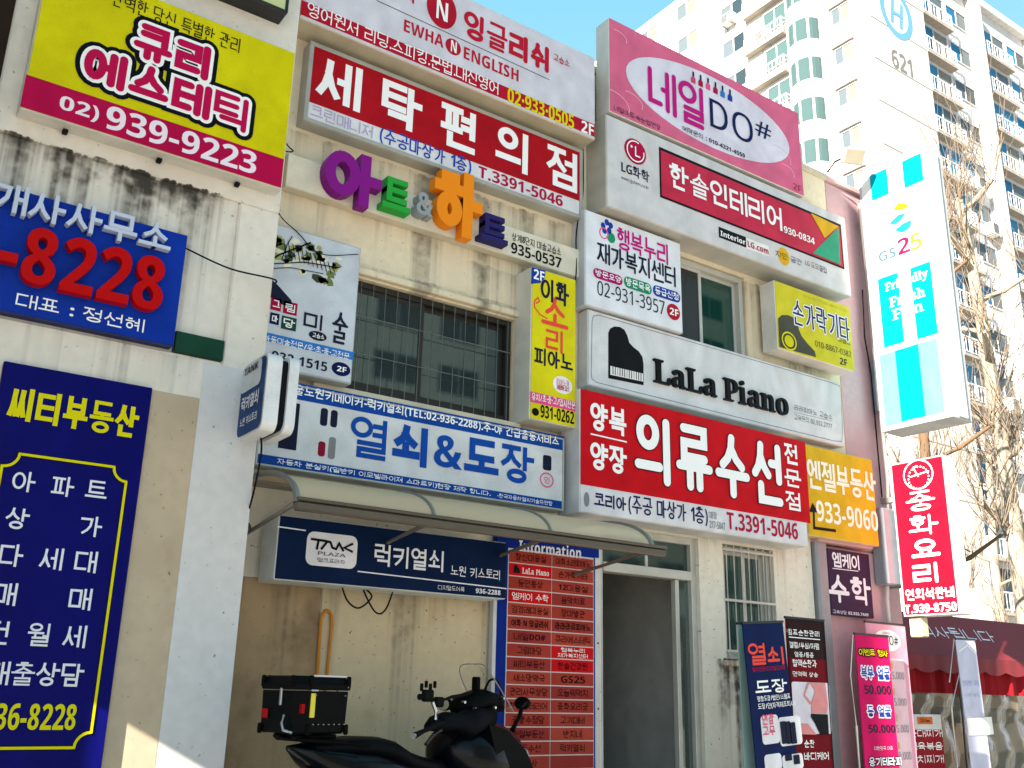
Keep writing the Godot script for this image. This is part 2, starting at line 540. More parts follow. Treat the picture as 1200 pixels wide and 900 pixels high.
func pg(n: Node3D, called: String, c: Array, col, lv := 0):
	var p := PackedVector2Array()
	for k in c.size() / 2: p.append(Vector2(c[2 * k], c[2 * k + 1]))
	flat(n, called, p, col, lv)
func flat(n: Node3D, called: String, p: PackedVector2Array, col, lv: float):
	var st := stb()
	var idx := Geometry2D.triangulate_polygon(p)
	var z := 0.002 + lv * 0.004
	for k in idx.size() / 3:
		var a := p[idx[3 * k]]
		var b := p[idx[3 * k + 1]]
		var c := p[idx[3 * k + 2]]
		if (b - a).cross(c - a) < 0.0:
			var t := b
			b = c
			c = t
		tri(st, Vector3(a.x, a.y, z), Vector3(b.x, b.y, z), Vector3(c.x, c.y, z), Vector3.BACK)
	obj(called, st, mat(col, 0.45, 0.0, true) if col is String else col, n)
func rc(n: Node3D, called: String, b: Array, col, lv := 0, rad := 0.0):
	var p := PackedVector2Array()
	var r := minf(rad, minf(b[2] - b[0], b[3] - b[1]) * 0.49)
	if r <= 0.0:
		p = PackedVector2Array([Vector2(b[0], b[1]), Vector2(b[2], b[1]), Vector2(b[2], b[3]), Vector2(b[0], b[3])])
	else:
		for q in [[b[2] - r, b[3] - r, 0.0], [b[0] + r, b[3] - r, 0.5], [b[0] + r, b[1] + r, 1.0], [b[2] - r, b[1] + r, 1.5]]:
			for k in 7:
				var a: float = PI * (q[2] + k / 12.0)
				p.append(Vector2(q[0] + cos(a) * r, q[1] + sin(a) * r))
	flat(n, called, p, col, lv)
func el(n: Node3D, called: String, cx: float, cy: float, rx: float, ry: float, col, lv := 0, ring := 0.0):
	var p := PackedVector2Array()
	for k in 48: p.append(Vector2(cx + cos(TAU * k / 48.0) * rx, cy + sin(TAU * k / 48.0) * ry))
	if ring > 0.0:
		p.append(p[0])
		var st := stb()
		stroke(st, p, ring, 0.0025 + lv * 0.004)
		obj(called, st, mat(col, 0.45), n)
	else: flat(n, called, p, col, lv)
func ln(n: Node3D, called: String, c: Array, w: float, col, lv := 0):
	var p := PackedVector2Array()
	for k in c.size() / 2: p.append(Vector2(c[2 * k], c[2 * k + 1]))
	var st := stb()
	stroke(st, p, w, 0.0025 + lv * 0.004)
	obj(called, st, mat(col, 0.45), n)
# A sign: a box behind its face, its corner at the lower left of the face.
func sign_box(called: String, label: String, at: Vector3, w: float, h: float, depth: float, face, frame = "c9cacc", rim := 0.012, turn := 0.0, category := "sign") -> Node3D:
	var n := thing(called, label, category, at, turn)
	boxpart("casing", Vector3(0, 0, -depth), Vector3(w, h, -0.006), mat(frame, 0.45, 0.1, true), n, 0.006)
	boxpart("face", Vector3(rim, rim, -0.01), Vector3(w - rim, h - rim, 0.0), mat(face, 0.38, 0.0, true), n, 0.002)
	if rim > 0.011:
		for q in [[0, 0, w, rim], [0, h - rim, w, h], [0, rim, rim, h - rim], [w - rim, rim, w, h - rim]]:
			boxpart("frame", Vector3(q[0], q[1], -0.006), Vector3(q[2], q[3], 0.008), mat(frame, 0.4, 0.2, true), n, 0.003)
	return n
func prism(st: SurfaceTool, p: PackedVector2Array, z0: float, z1: float):   # an outline in x, y drawn out along z
	var idx := Geometry2D.triangulate_polygon(p)
	var ccw := not Geometry2D.is_polygon_clockwise(p)
	for k in idx.size() / 3:
		var a := p[idx[3 * k]]
		var b := p[idx[3 * k + 1]]
		var c := p[idx[3 * k + 2]]
		if (b - a).cross(c - a) < 0.0:
			var t := b
			b = c
			c = t
		tri(st, Vector3(a.x, a.y, z1), Vector3(b.x, b.y, z1), Vector3(c.x, c.y, z1))
		tri(st, Vector3(a.x, a.y, z0), Vector3(c.x, c.y, z0), Vector3(b.x, b.y, z0))
	for k in p.size():
		var a := p[k]
		var b := p[(k + 1) % p.size()]
		if not ccw:
			var t := a
			a = b
			b = t
		quad(st, Vector3(a.x, a.y, z0), Vector3(b.x, b.y, z0), Vector3(b.x, b.y, z1), Vector3(a.x, a.y, z1))
func rounded(x0: float, y0: float, x1: float, y1: float, r: float) -> PackedVector2Array:
	var p := PackedVector2Array()
	for q in [[x1 - r, y1 - r, 0.0], [x0 + r, y1 - r, 0.5], [x0 + r, y0 + r, 1.0], [x1 - r, y0 + r, 1.5]]:
		for k in 9:
			var a: float = PI * (q[2] + k / 16.0)
			p.append(Vector2(q[0] + cos(a) * r, q[1] + sin(a) * r))
	return p
func fit_wall(m: StandardMaterial3D, x0: float, y0: float, w: float, h: float) -> StandardMaterial3D:
	m.uv1_scale = Vector3(1.0 / w, -1.0 / h, 1.0)
	m.uv1_offset = Vector3(-x0 / w, 1.0 + y0 / h, 0.0)
	return m
# A wall in the plane z with real openings [x0, y0, x1, y1] and their reveals.
func wall_with_holes(st: SurfaceTool, x0: float, y0: float, x1: float, y1: float, z: float, thick: float, holes: Array):
	var xs := [x0, x1]
	var ys := [y0, y1]
	for h in holes:
		xs.append_array([h[0], h[2]])
		ys.append_array([h[1], h[3]])
	xs.sort()
	ys.sort()
	for i in xs.size() - 1:
		for j in ys.size() - 1:
			if xs[i + 1] - xs[i] < 1e-4 or ys[j + 1] - ys[j] < 1e-4: continue
			var c := Vector2((xs[i] + xs[i + 1]) * 0.5, (ys[j] + ys[j + 1]) * 0.5)
			var open := false
			for h in holes: open = open or (c.x > h[0] and c.x < h[2] and c.y > h[1] and c.y < h[3])
			if open: continue
			quad(st, Vector3(xs[i], ys[j], z), Vector3(xs[i + 1], ys[j], z), Vector3(xs[i + 1], ys[j + 1], z), Vector3(xs[i], ys[j + 1], z))
			quad(st, Vector3(xs[i + 1], ys[j], z - thick), Vector3(xs[i], ys[j], z - thick), Vector3(xs[i], ys[j + 1], z - thick), Vector3(xs[i + 1], ys[j + 1], z - thick))
	for h in holes:
		var a := Vector3(h[0], h[1], z)
		var b := Vector3(h[2], h[3], z)
		var d := Vector3(0, 0, -thick)
		var br := Vector3(b.x, a.y, z)
		var tl := Vector3(a.x, b.y, z)
		quad(st, a, a + d, br + d, br)
		quad(st, tl, b, b + d, tl + d)
		quad(st, a, tl, tl + d, a + d)
		quad(st, br, br + d, b + d, b)
	quad(st, Vector3(x0, y1, z), Vector3(x1, y1, z), Vector3(x1, y1, z - thick), Vector3(x0, y1, z - thick))
	quad(st, Vector3(x1, y0, z), Vector3(x1, y0, z - thick), Vector3(x1, y1, z - thick), Vector3(x1, y1, z))
	quad(st, Vector3(x0, y0, z - thick), Vector3(x0, y0, z), Vector3(x0, y1, z), Vector3(x0, y1, z - thick))
# A sliding window: frame, sashes with panes.
func window(parent: Node3D, x0: float, y0: float, x1: float, y1: float, z: float, m: Material, panes: Array, fw := 0.045) -> Node3D:
	var w := sub("window", parent)
	var st := stb()
	bx(st, Vector3(x0, y0, z - 0.05), Vector3(x1, y0 + fw, z + 0.05), 0.004)
	bx(st, Vector3(x0, y1 - fw, z - 0.05), Vector3(x1, y1, z + 0.05), 0.004)
	bx(st, Vector3(x0, y0 + fw, z - 0.05), Vector3(x0 + fw, y1 - fw, z + 0.05), 0.004)
	bx(st, Vector3(x1 - fw, y0 + fw, z - 0.05), Vector3(x1, y1 - fw, z + 0.05), 0.004)
	obj("frame", st, m, w)
	var n := panes.size()
	var pw := (x1 - x0 - 2 * fw + (n - 1) * 0.04) / n
	for k in n:
		var a := x0 + fw + k * (pw - 0.04)
		var zz := z + (0.018 if k % 2 == 0 else -0.022)
		var s := stb()
		var f := 0.038
		bx(s, Vector3(a, y0 + fw, zz - 0.015), Vector3(a + f, y1 - fw, zz + 0.015), 0.003)
		bx(s, Vector3(a + pw - f, y0 + fw, zz - 0.015), Vector3(a + pw, y1 - fw, zz + 0.015), 0.003)
		bx(s, Vector3(a + f, y0 + fw, zz - 0.015), Vector3(a + pw - f, y0 + fw + f, zz + 0.015), 0.003)
		bx(s, Vector3(a + f, y1 - fw - f, zz - 0.015), Vector3(a + pw - f, y1 - fw, zz + 0.015), 0.003)
		obj("sash", s, m, w)
		boxpart("pane", Vector3(a + f, y0 + fw + f, zz - 0.003), Vector3(a + pw - f, y1 - fw - f, zz + 0.003), panes[k], w, 0.0)
	return w

func _ready():
	grime_tex = make_grime()
	# ---- camera, sky, sun, exposure
	var cam := Camera3D.new()
	cam.transform = Transform3D(Basis(Vector3(0.81877716, 0.02217695, 0.57368297), Vector3(-0.18825932, 0.95437368, 0.23179585), Vector3(-0.5423674, -0.29779031, 0.78559438)), Vector3(0, 1.08, 6.4504))
	cam.fov = 42.133
	cam.far = 2000.0
	add_child(cam)
	cam.current = true
	var sky_mat := ProceduralSkyMaterial.new()
	sky_mat.sky_top_color = Color(0.227, 0.407, 0.47)
	sky_mat.sky_horizon_color = Color(0.71, 0.73, 0.765)
	sky_mat.sky_curve = 0.2
	sky_mat.ground_bottom_color = Color(0.30, 0.28, 0.26)
	sky_mat.ground_horizon_color = Color(0.55, 0.6, 0.62)
	sky_mat.sky_energy_multiplier = 1.0
	var sk := Sky.new()
	sk.sky_material = sky_mat
	var env := Environment.new()
	env.background_mode = Environment.BG_SKY
	env.sky = sk
	env.background_energy_multiplier = 1.0
	env.tonemap_mode = Environment.TONE_MAPPER_LINEAR
	env.tonemap_exposure = 4.8
	env.sdfgi_enabled = true
	env.ssao_enabled = true
	env.ssil_enabled = true
	var we := WorldEnvironment.new()
	we.environment = env
	add_child(we)
	var sun := DirectionalLight3D.new()
	sun.light_energy = 1.6
	sun.light_color = Color(1.0, 0.95, 0.88)
	sun.light_angular_distance = 0.5
	sun.shadow_enabled = true
	add_child(sun)
	sun.look_at_from_position(Vector3.ZERO, Vector3(1.0, -0.53, -0.3))
	# ---- setting and buildings
	ground()
	shop_building()
	pink_building()
	added_shade_wing()
	tower_block()
	block_across()
	# ---- signs and objects
	left_signs()
	facade_signs()
	right_signs()
	projecting_signs()
	canopy()
	banners()
	food_tent()
	scooter()
	street_trees()
	small_things()

func ground():
	var st := stb()
	quad(st, Vector3(-600, -0.12, 600), Vector3(600, -0.12, 600), Vector3(600, -0.12, -600), Vector3(-600, -0.12, -600))
	struct("road", st, mat(Color("a6a39d"), 0.9, 0.0, true))
	st = stb()
	bx(st, Vector3(-30, -0.3, -30), Vector3(12.0, -0.002, 3.4), 0.01)
	struct("pavement", st, mat(Color("b3aea5"), 0.9, 0.0, true))
	st = stb()
	bx(st, Vector3(-30, -0.3, 3.405), Vector3(12.0, 0.0, 3.55), 0.015)
	struct("kerb", st, mat(Color("b5b2ab"), 0.85, 0.0, true))

func shop_building():
	var b := thing("shop_building", "cream two-storey shop building with stained plaster, hung full of signboards", "building")
	# left block, standing forward of the rest; its wall has a sunk field where an older sign hung
	var lm := fit_wall(wall_material(3.45, 7.4, 170.0, Color("d8d1c7"), 11, [[1.3, 3.1, 4.1, 0.42, 1.0], [1.3, 2.2, 4.1, 0.16, 0.5], [1.25, 3.2, 4.8, 0.2, 0.12], [2.6, 3.05, 2.98, 0.08, 0.2]], 0.09, 0.5), -1.3, 0.0, 3.45, 7.4)
	var st := stb()
	bx(st, Vector3(-1.25, 4.1, -0.2), Vector3(2.115, 7.4, 0.625), 0.01)
	bx(st, Vector3(1.845, 0, -0.2), Vector3(2.115, 4.1, 0.625), 0.012)
	bx(st, Vector3(-1.25, 0, -0.2), Vector3(1.845, 3.0, 0.625), 0.008)
	bx(st, Vector3(-1.25, 3.0, -0.2), Vector3(1.845, 4.1, 0.597), 0.0)
	obj("forward_wall", st, lm, b)
	var pm := fit_wall(wall_material(0.34, 2.8, 260.0, Color("b7a68f"), 31, [], 0.24, 0.9, Color("7d6a55")), 1.4, 0.0, 0.34, 2.8)
	boxpart("bare_plaster", Vector3(1.452, 0.002, 0.62), Vector3(1.735, 2.745, 0.6285), pm, b, 0.002)
	var wm := fit_wall(wall_material(0.385, 3.02, 200.0, Color("c9c8ca"), 37, [], 0.06, 0.5, Color("8d8676")), 1.735, 0.0, 0.385, 3.02)
	boxpart("grey_paint", Vector3(1.736, 0.002, 0.62), Vector3(2.1155, 2.98, 0.628), wm, b, 0.002)
	boxpart("dark_panel", Vector3(-1.2, 4.12, 0.62), Vector3(0.37, 7.3, 0.66), mat(Color("2c221b"), 0.6, 0.0, true), b, 0.006)
	# main wall
	var mm := fit_wall(wall_material(6.9, 7.0, 150.0, Color("d9cab0"), 51, [[0.3, 3.1, 5.13, 0.2, 0.5], [0.3, 3.1, 4.62, 0.22, 0.35], [2.0, 3.1, 4.5, 0.2, 0.3], [0.6, 2.7, 4.2, 0.06, 0.3], [3.2, 6.5, 5.2, 0.2, 0.4], [5.9, 6.7, 4.45, 0.25, 0.5],
		[0.0, 2.4, 1.76, 0.35, 0.3], [4.5, 4.85, 2.5, 0.3, 0.35], [5.5, 6.1, 2.5, 0.3, 0.25], [4.8, 5.0, 1.45, 0.5, 0.9], [4.5, 6.1, 0.9, 0.5, 0.3], [5.9, 6.75, 6.5, 0.5, 0.35]], 0.13, 0.6, Color("8a6a42")), 1.95, 0.0, 6.9, 7.0)
	st = stb()
	wall_with_holes(st, 2.0, 2.6, 8.78, 6.85, 0.0, 0.22, [[2.75, 3.2, 4.47, 4.09], [6.1, 4.2, 7.33, 5.24]])
	obj("wall", st, mm, b)
	st = stb()
	wall_with_holes(st, 2.0, 0.0, 8.1, 2.6, 0.0, 0.22, [[5.39, -0.01, 6.54, 2.47], [6.85, 1.42, 7.54, 2.46]])
	var lowm := fit_wall(wall_material(6.2, 2.7, 170.0, Color("d8d3c5"), 61, [[4.5, 4.85, 2.5, 0.2, 0.4], [5.5, 6.1, 2.5, 0.25, 0.3], [4.75, 5.1, 1.42, 0.6, 1.2]], 0.12, 1.6, Color("8a7a5c")), 1.95, 0.0, 6.2, 2.7)
	obj("wall", st, lowm, b)
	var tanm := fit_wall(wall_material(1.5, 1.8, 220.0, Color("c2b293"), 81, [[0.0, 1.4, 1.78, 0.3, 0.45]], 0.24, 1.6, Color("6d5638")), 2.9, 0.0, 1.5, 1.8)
	boxpart("stained_darkened_plaster", Vector3(2.91, 0.002, -0.02), Vector3(4.27, 1.775, 0.014), tanm, b, 0.004)  # canopy shade put into the tan base colour, rain stains on top
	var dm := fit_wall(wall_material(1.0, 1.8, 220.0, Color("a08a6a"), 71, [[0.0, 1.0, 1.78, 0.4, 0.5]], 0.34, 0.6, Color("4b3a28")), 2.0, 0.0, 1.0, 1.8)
	boxpart("stained_darkened_plaster", Vector3(2.05, 0.002, -0.02), Vector3(2.905, 1.785, 0.008), dm, b, 0.003)  # browner base than the wall, stains streaking from the top
	boxpart("coping", Vector3(2.0, 6.85, -0.26), Vector3(8.8, 6.93, 0.03), mat(Color("c4bba8"), 0.85, 0.0, true), b, 0.01)
	boxpart("ledge", Vector3(2.7, 4.105, -0.01), Vector3(4.52, 4.16, 0.055), mm, b, 0.008)
	boxpart("ledge", Vector3(2.7, 3.14, -0.01), Vector3(4.52, 3.19, 0.05), mm, b, 0.008)
	# shell behind the facade
	var dark := mat(Color("b5b0a6"), 0.9)
	boxpart("floor_slab", Vector3(-1.2, 2.62, -6), Vector3(8.75, 2.76, -0.23), dark, b)
	boxpart("roof_slab", Vector3(-1.2, 6.6, -6), Vector3(8.75, 6.75, -0.23), dark, b)
	boxpart("back_wall", Vector3(-1.2, 0, -6.2), Vector3(8.75, 6.85, -6.0), dark, b)
	boxpart("party_wall", Vector3(-1.3, 0, -6), Vector3(-1.2, 6.85, -0.2), dark, b)
	boxpart("party_wall", Vector3(8.66, 0, -6), Vector3(8.78, 6.85, -0.23), dark, b)
	# upper windows
	var bronze := mat(Color("2b2825"), 0.4, 0.3)
	var alu := mat(Color("c3c2bc"), 0.4, 0.3, true)
	var barm := mat(Color("6d7572"), 0.5, 0.2)
	var tint := glass(Color(0.34, 0.40, 0.40, 0.7), 0.02, 1.0, 0.7)
	var w := window(b, 2.76, 3.205, 4.46, 4.085, -0.09, bronze, [tint, tint])
	for k in 16:
		tubepart("bar", [Vector3(2.84 + k * 0.105, 3.21, -0.02), Vector3(2.84 + k * 0.105, 4.08, -0.02)], 0.003, barm, w)
	for y in [3.5, 3.8]: tubepart("bar", [Vector3(2.76, y, -0.03), Vector3(4.46, y, -0.03)], 0.005, barm, w)
	var green := glass(Color(0.10, 0.30, 0.27, 0.6), 0.02, 1.0, 0.4)
	var screen := glass(Color(0.16, 0.17, 0.17, 0.8), 0.3, 0.5, 0.0)
	w = window(b, 6.12, 4.2, 7.32, 5.23, -0.07, alu, [screen, green], 0.055)
	var cur := stb()
	for k in 14:
		var x := 6.75 + k * 0.035
		var z1 := -0.3 + (0.025 if k % 2 == 0 else 0.0)
		var z2 := -0.3 + (0.025 if k % 2 == 1 else 0.0)
		quad(cur, Vector3(x, 4.2, z1), Vector3(x + 0.035, 4.2, z2), Vector3(x + 0.035, 5.2, z2), Vector3(x, 5.2, z1))
	obj("curtain", cur, mat(Color("7f8f7c"), 0.9), w)
	# barred window beside the door
	w = window(b, 6.86, 1.43, 7.53, 2.45, -0.1, alu, [glass(Color(0.25, 0.36, 0.33, 0.5), 0.03, 1.0, 0.3), glass(Color(0.25, 0.36, 0.33, 0.5), 0.03, 1.0, 0.3)], 0.04)
	for k in 7: tubepart("bar", [Vector3(6.9 + k * 0.1, 1.44, -0.005), Vector3(6.9 + k * 0.1, 2.45, -0.005)], 0.008, alu, w)
	for y in [1.5, 1.95, 2.41]: boxpart("bar", Vector3(6.85, y - 0.012, -0.01), Vector3(7.54, y + 0.012, 0.012), alu, w)
	boxpart("sill", Vector3(6.8, 1.37, -0.05), Vector3(7.6, 1.42, 0.05), mm, b, 0.006)
	# doorway: aluminium frame, transom, leaf standing open, corridor behind
	var d := sub("doorway", b)
	boxpart("jamb", Vector3(5.39, 0, -0.14), Vector3(5.45, 2.47, -0.04), alu, d)
	boxpart("jamb", Vector3(6.48, 0, -0.14), Vector3(6.54, 2.47, -0.04), alu, d)
	boxpart("head", Vector3(5.45, 2.41, -0.14), Vector3(6.48, 2.47, -0.04), alu, d)
	boxpart("transom_bar", Vector3(5.45, 2.09, -0.15), Vector3(6.48, 2.17, -0.03), alu, d)
	boxpart("transom_pane", Vector3(5.45, 2.17, -0.095), Vector3(6.48, 2.41, -0.089), glass(Color(0.22, 0.30, 0.28, 0.6), 0.03, 1.0, 0.35), d, 0.0)
	boxpart("mullion", Vector3(5.96, 2.17, -0.11), Vector3(5.99, 2.41, -0.07), alu, d)
	boxpart("side_bar", Vector3(6.30, 0, -0.12), Vector3(6.345, 2.09, -0.06), alu, d)
	boxpart("side_pane", Vector3(6.345, 0.05, -0.093), Vector3(6.48, 2.09, -0.087), glass(Color(0.35, 0.42, 0.4, 0.45), 0.03, 1.0, 0.3), d, 0.0)
	boxpart("bottom_rail", Vector3(6.345, 0, -0.12), Vector3(6.48, 0.05, -0.06), alu, d)
	var plaster := mat(Color("a8a8a5"), 0.9, 0.0, true)
	boxpart("corridor_wall", Vector3(5.2, 0, -3.0), Vector3(5.37, 2.6, -0.24), plaster, b)
	boxpart("corridor_wall", Vector3(6.62, 0, -3.0), Vector3(6.75, 2.6, -0.24), plaster, b)
	boxpart("corridor_wall", Vector3(5.375, 0, -1.25), Vector3(6.22, 2.6, -1.12), plaster, b)
	boxpart("corridor_wall", Vector3(5.375, 0, -3.1), Vector3(6.615, 2.6, -3.0), plaster, b)
	boxpart("downpipe", Vector3(8.115, 0, -0.05), Vector3(8.28, 2.62, 0.06), mat(Color("8b9097"), 0.5, 0.3, true), b, 0.02)

func pink_building():
	var b := thing("pink_building", "dusty pink painted building end standing beyond the cream shop building", "building")
	var m := fit_wall(wall_material(1.5, 7.2, 130.0, Color("c19ba0"), 131, [[0.6, 1.4, 6.8, 0.5, 0.2]], 0.1, 0.3, Color("7d5a58")), 8.2, 0.0, 1.5, 7.2)
	var st := stb()
	bx(st, Vector3(8.79, 2.6, -6), Vector3(9.55, 6.86, -0.012), 0.02)
	bx(st, Vector3(8.12, 0, -6.0), Vector3(9.55, 2.595, -0.014), 0.02)
	obj("wall", st, m, b)
	boxpart("coping", Vector3(8.8, 6.86, -6), Vector3(9.58, 6.93, 0.02), mat(Color("c6a4a8"), 0.8, 0.0, true), b, 0.01)
	boxpart("cornice", Vector3(8.11, 2.6, -0.02), Vector3(8.98, 2.68, 0.1), mat(Color("b8979b"), 0.8, 0.0, true), b, 0.01)
	tubepart("downpipe", [Vector3(9.34, 6.7, 0.05), Vector3(9.36, 5.0, 0.05), Vector3(9.4, 3.4, 0.05), Vector3(9.2, 2.1, 0.05), Vector3(9.2, 0.0, 0.05)], 0.022, mat(Color("c9c2c0"), 0.5), b)
	tubepart("cable", [Vector3(9.28, 5.6, 0.03), Vector3(9.2, 5.0, 0.06), Vector3(9.3, 4.6, 0.03), Vector3(9.3, 3.2, 0.03)], 0.008, mat("ink", 0.6), b)
	boxpart("meter_box", Vector3(9.1, 2.25, -0.01), Vector3(9.32, 3.05, 0.16), mat(Color("8e97a3"), 0.5, 0.2, true), b, 0.015)
	boxpart("meter_box", Vector3(9.32, 4.15, -0.01), Vector3(9.5, 4.75, 0.12), mat(Color("8e97a3"), 0.5, 0.2, true), b, 0.012)

func added_shade_wing():  # unseen wing, added and shaped to keep sun off the facade
	var b := thing("added_shade_wing", "unseen plain wing added at the left to shade the facade, its gap letting in the sun patch", "building")
	var m := mat(Color("b9ad98"), 0.9, 0.0, true)
	boxpart("wall", Vector3(-8, 6.4, 0.64), Vector3(-1.26, 12.3, 3.28), m, b, 0.02)
	boxpart("sun_gap_wall", Vector3(-1.5, 2.5, 0.64), Vector3(-1.26, 6.395, 3.28), m, b, 0.01)  # thin added slab; the gap below only lets the sun patch through
	boxpart("sun_gap_wall", Vector3(-1.5, 0, 0.64), Vector3(-1.26, 2.495, 1.455), m, b, 0.01)
	boxpart("sun_gap_wall", Vector3(-1.5, 0, 1.9), Vector3(-1.26, 2.495, 3.28), m, b, 0.01)
	for z in [0.8, 3.1]: boxpart("column", Vector3(-7.9, 0, z - 0.15), Vector3(-7.6, 6.395, z + 0.15), m, b, 0.02)
	boxpart("rear_wing", Vector3(-8, 0, -8), Vector3(-1.32, 12.3, 0.62), m, b, 0.02)

# ---- the tower block behind, pieces shared between its flats
var shared := {}
func piece(key: String, make: Callable) -> ArrayMesh:
	if not shared.has(key):
		var st := stb()
		make.call(st)
		shared[key] = st.commit()
	return shared[key]
func inst(called: String, mesh: Mesh, m: Material, parent: Node, at := Vector3.ZERO) -> MeshInstance3D:
	var o := MeshInstance3D.new()
	o.name = called
	o.mesh = mesh
	o.material_override = m
	o.position = at
	parent.add_child(o, true)
	return o
func flat_window(parent: Node3D, at: Vector3, w: float, h: float, turn: float, m1: Material, m2: Material, fr: Material):
	var n := sub("window", parent)
	n.position = at
	n.rotation.y = turn
	inst("frame", piece("wf%.2f,%.2f" % [w, h], func(st):
		bx(st, Vector3(0, 0, -0.1), Vector3(w, 0.09, 0.06)); bx(st, Vector3(0, h - 0.09, -0.1), Vector3(w, h, 0.06))
		for x in [0.0, w * 0.5 - 0.045, w - 0.09]: bx(st, Vector3(x, 0.09, -0.1), Vector3(x + 0.09, h - 0.09, 0.055))), fr, n)
	var pane := piece("wp%.2f,%.2f" % [w, h], func(st): bx(st, Vector3(0, 0.09, -0.05), Vector3(w * 0.5 - 0.135, h - 0.09, 0.02)))
	inst("pane", pane, m1, n, Vector3(0.09, 0, 0))
	inst("pane", pane, m2, n, Vector3(w * 0.5 + 0.045, 0, 0))
func balcony(parent: Node3D, at: Vector3, w: float, turn: float, slab: Material, rail: Material):
	var n := sub("balcony", parent)
	n.position = at
	n.rotation.y = turn
	inst("slab", piece("bs%.2f" % w, func(st): bx(st, Vector3(0, -0.16, -0.1), Vector3(w, 0.0, 0.5))), slab, n)
	inst("railing", piece("br%.2f" % w, func(st):
		bx(st, Vector3(0.02, 0.95, 0.42), Vector3(w - 0.02, 1.02, 0.48)); bx(st, Vector3(0.02, 0.1, 0.43), Vector3(w - 0.02, 0.15, 0.47))
		var k := 0
		while k * 0.3 < w - 0.1:
			bx(st, Vector3(0.04 + k * 0.3, 0.15, 0.44), Vector3(0.07 + k * 0.3, 0.95, 0.46))
			k += 1
		for x in [0.02, w * 0.5, w - 0.12]: bx(st, Vector3(x, 0.0, 0.42), Vector3(x + 0.1, 1.0, 0.485))
		for s in [0.02, w - 0.07]: bx(st, Vector3(s, 0.95, 0.0), Vector3(s + 0.05, 1.02, 0.42))), rail, n)
func air_conditioner(parent: Node3D, at: Vector3, turn: float):
	var n := sub("air_conditioner", parent)
	n.position = at
	n.rotation.y = turn
	inst("casing", piece("ac", func(st): bx(st, Vector3(0, 0, 0.0), Vector3(0.95, 0.75, 0.55), 0.03)), mat(Color("d8d8d4"), 0.6), n)
	inst("grille", piece("acg", func(st):
		for k in 9: bx(st, Vector3(0.08, 0.08 + k * 0.07, 0.55), Vector3(0.62, 0.11 + k * 0.07, 0.575))), mat(Color("6d7072"), 0.6), n)
	inst("bracket", piece("acb", func(st):
		for x in [0.1, 0.78]:
			bx(st, Vector3(x, -0.08, -0.05), Vector3(x + 0.06, -0.002, 0.6)); bx(st, Vector3(x, -0.45, -0.05), Vector3(x + 0.05, -0.08, 0.02))), mat(Color("8a8784"), 0.6), n)
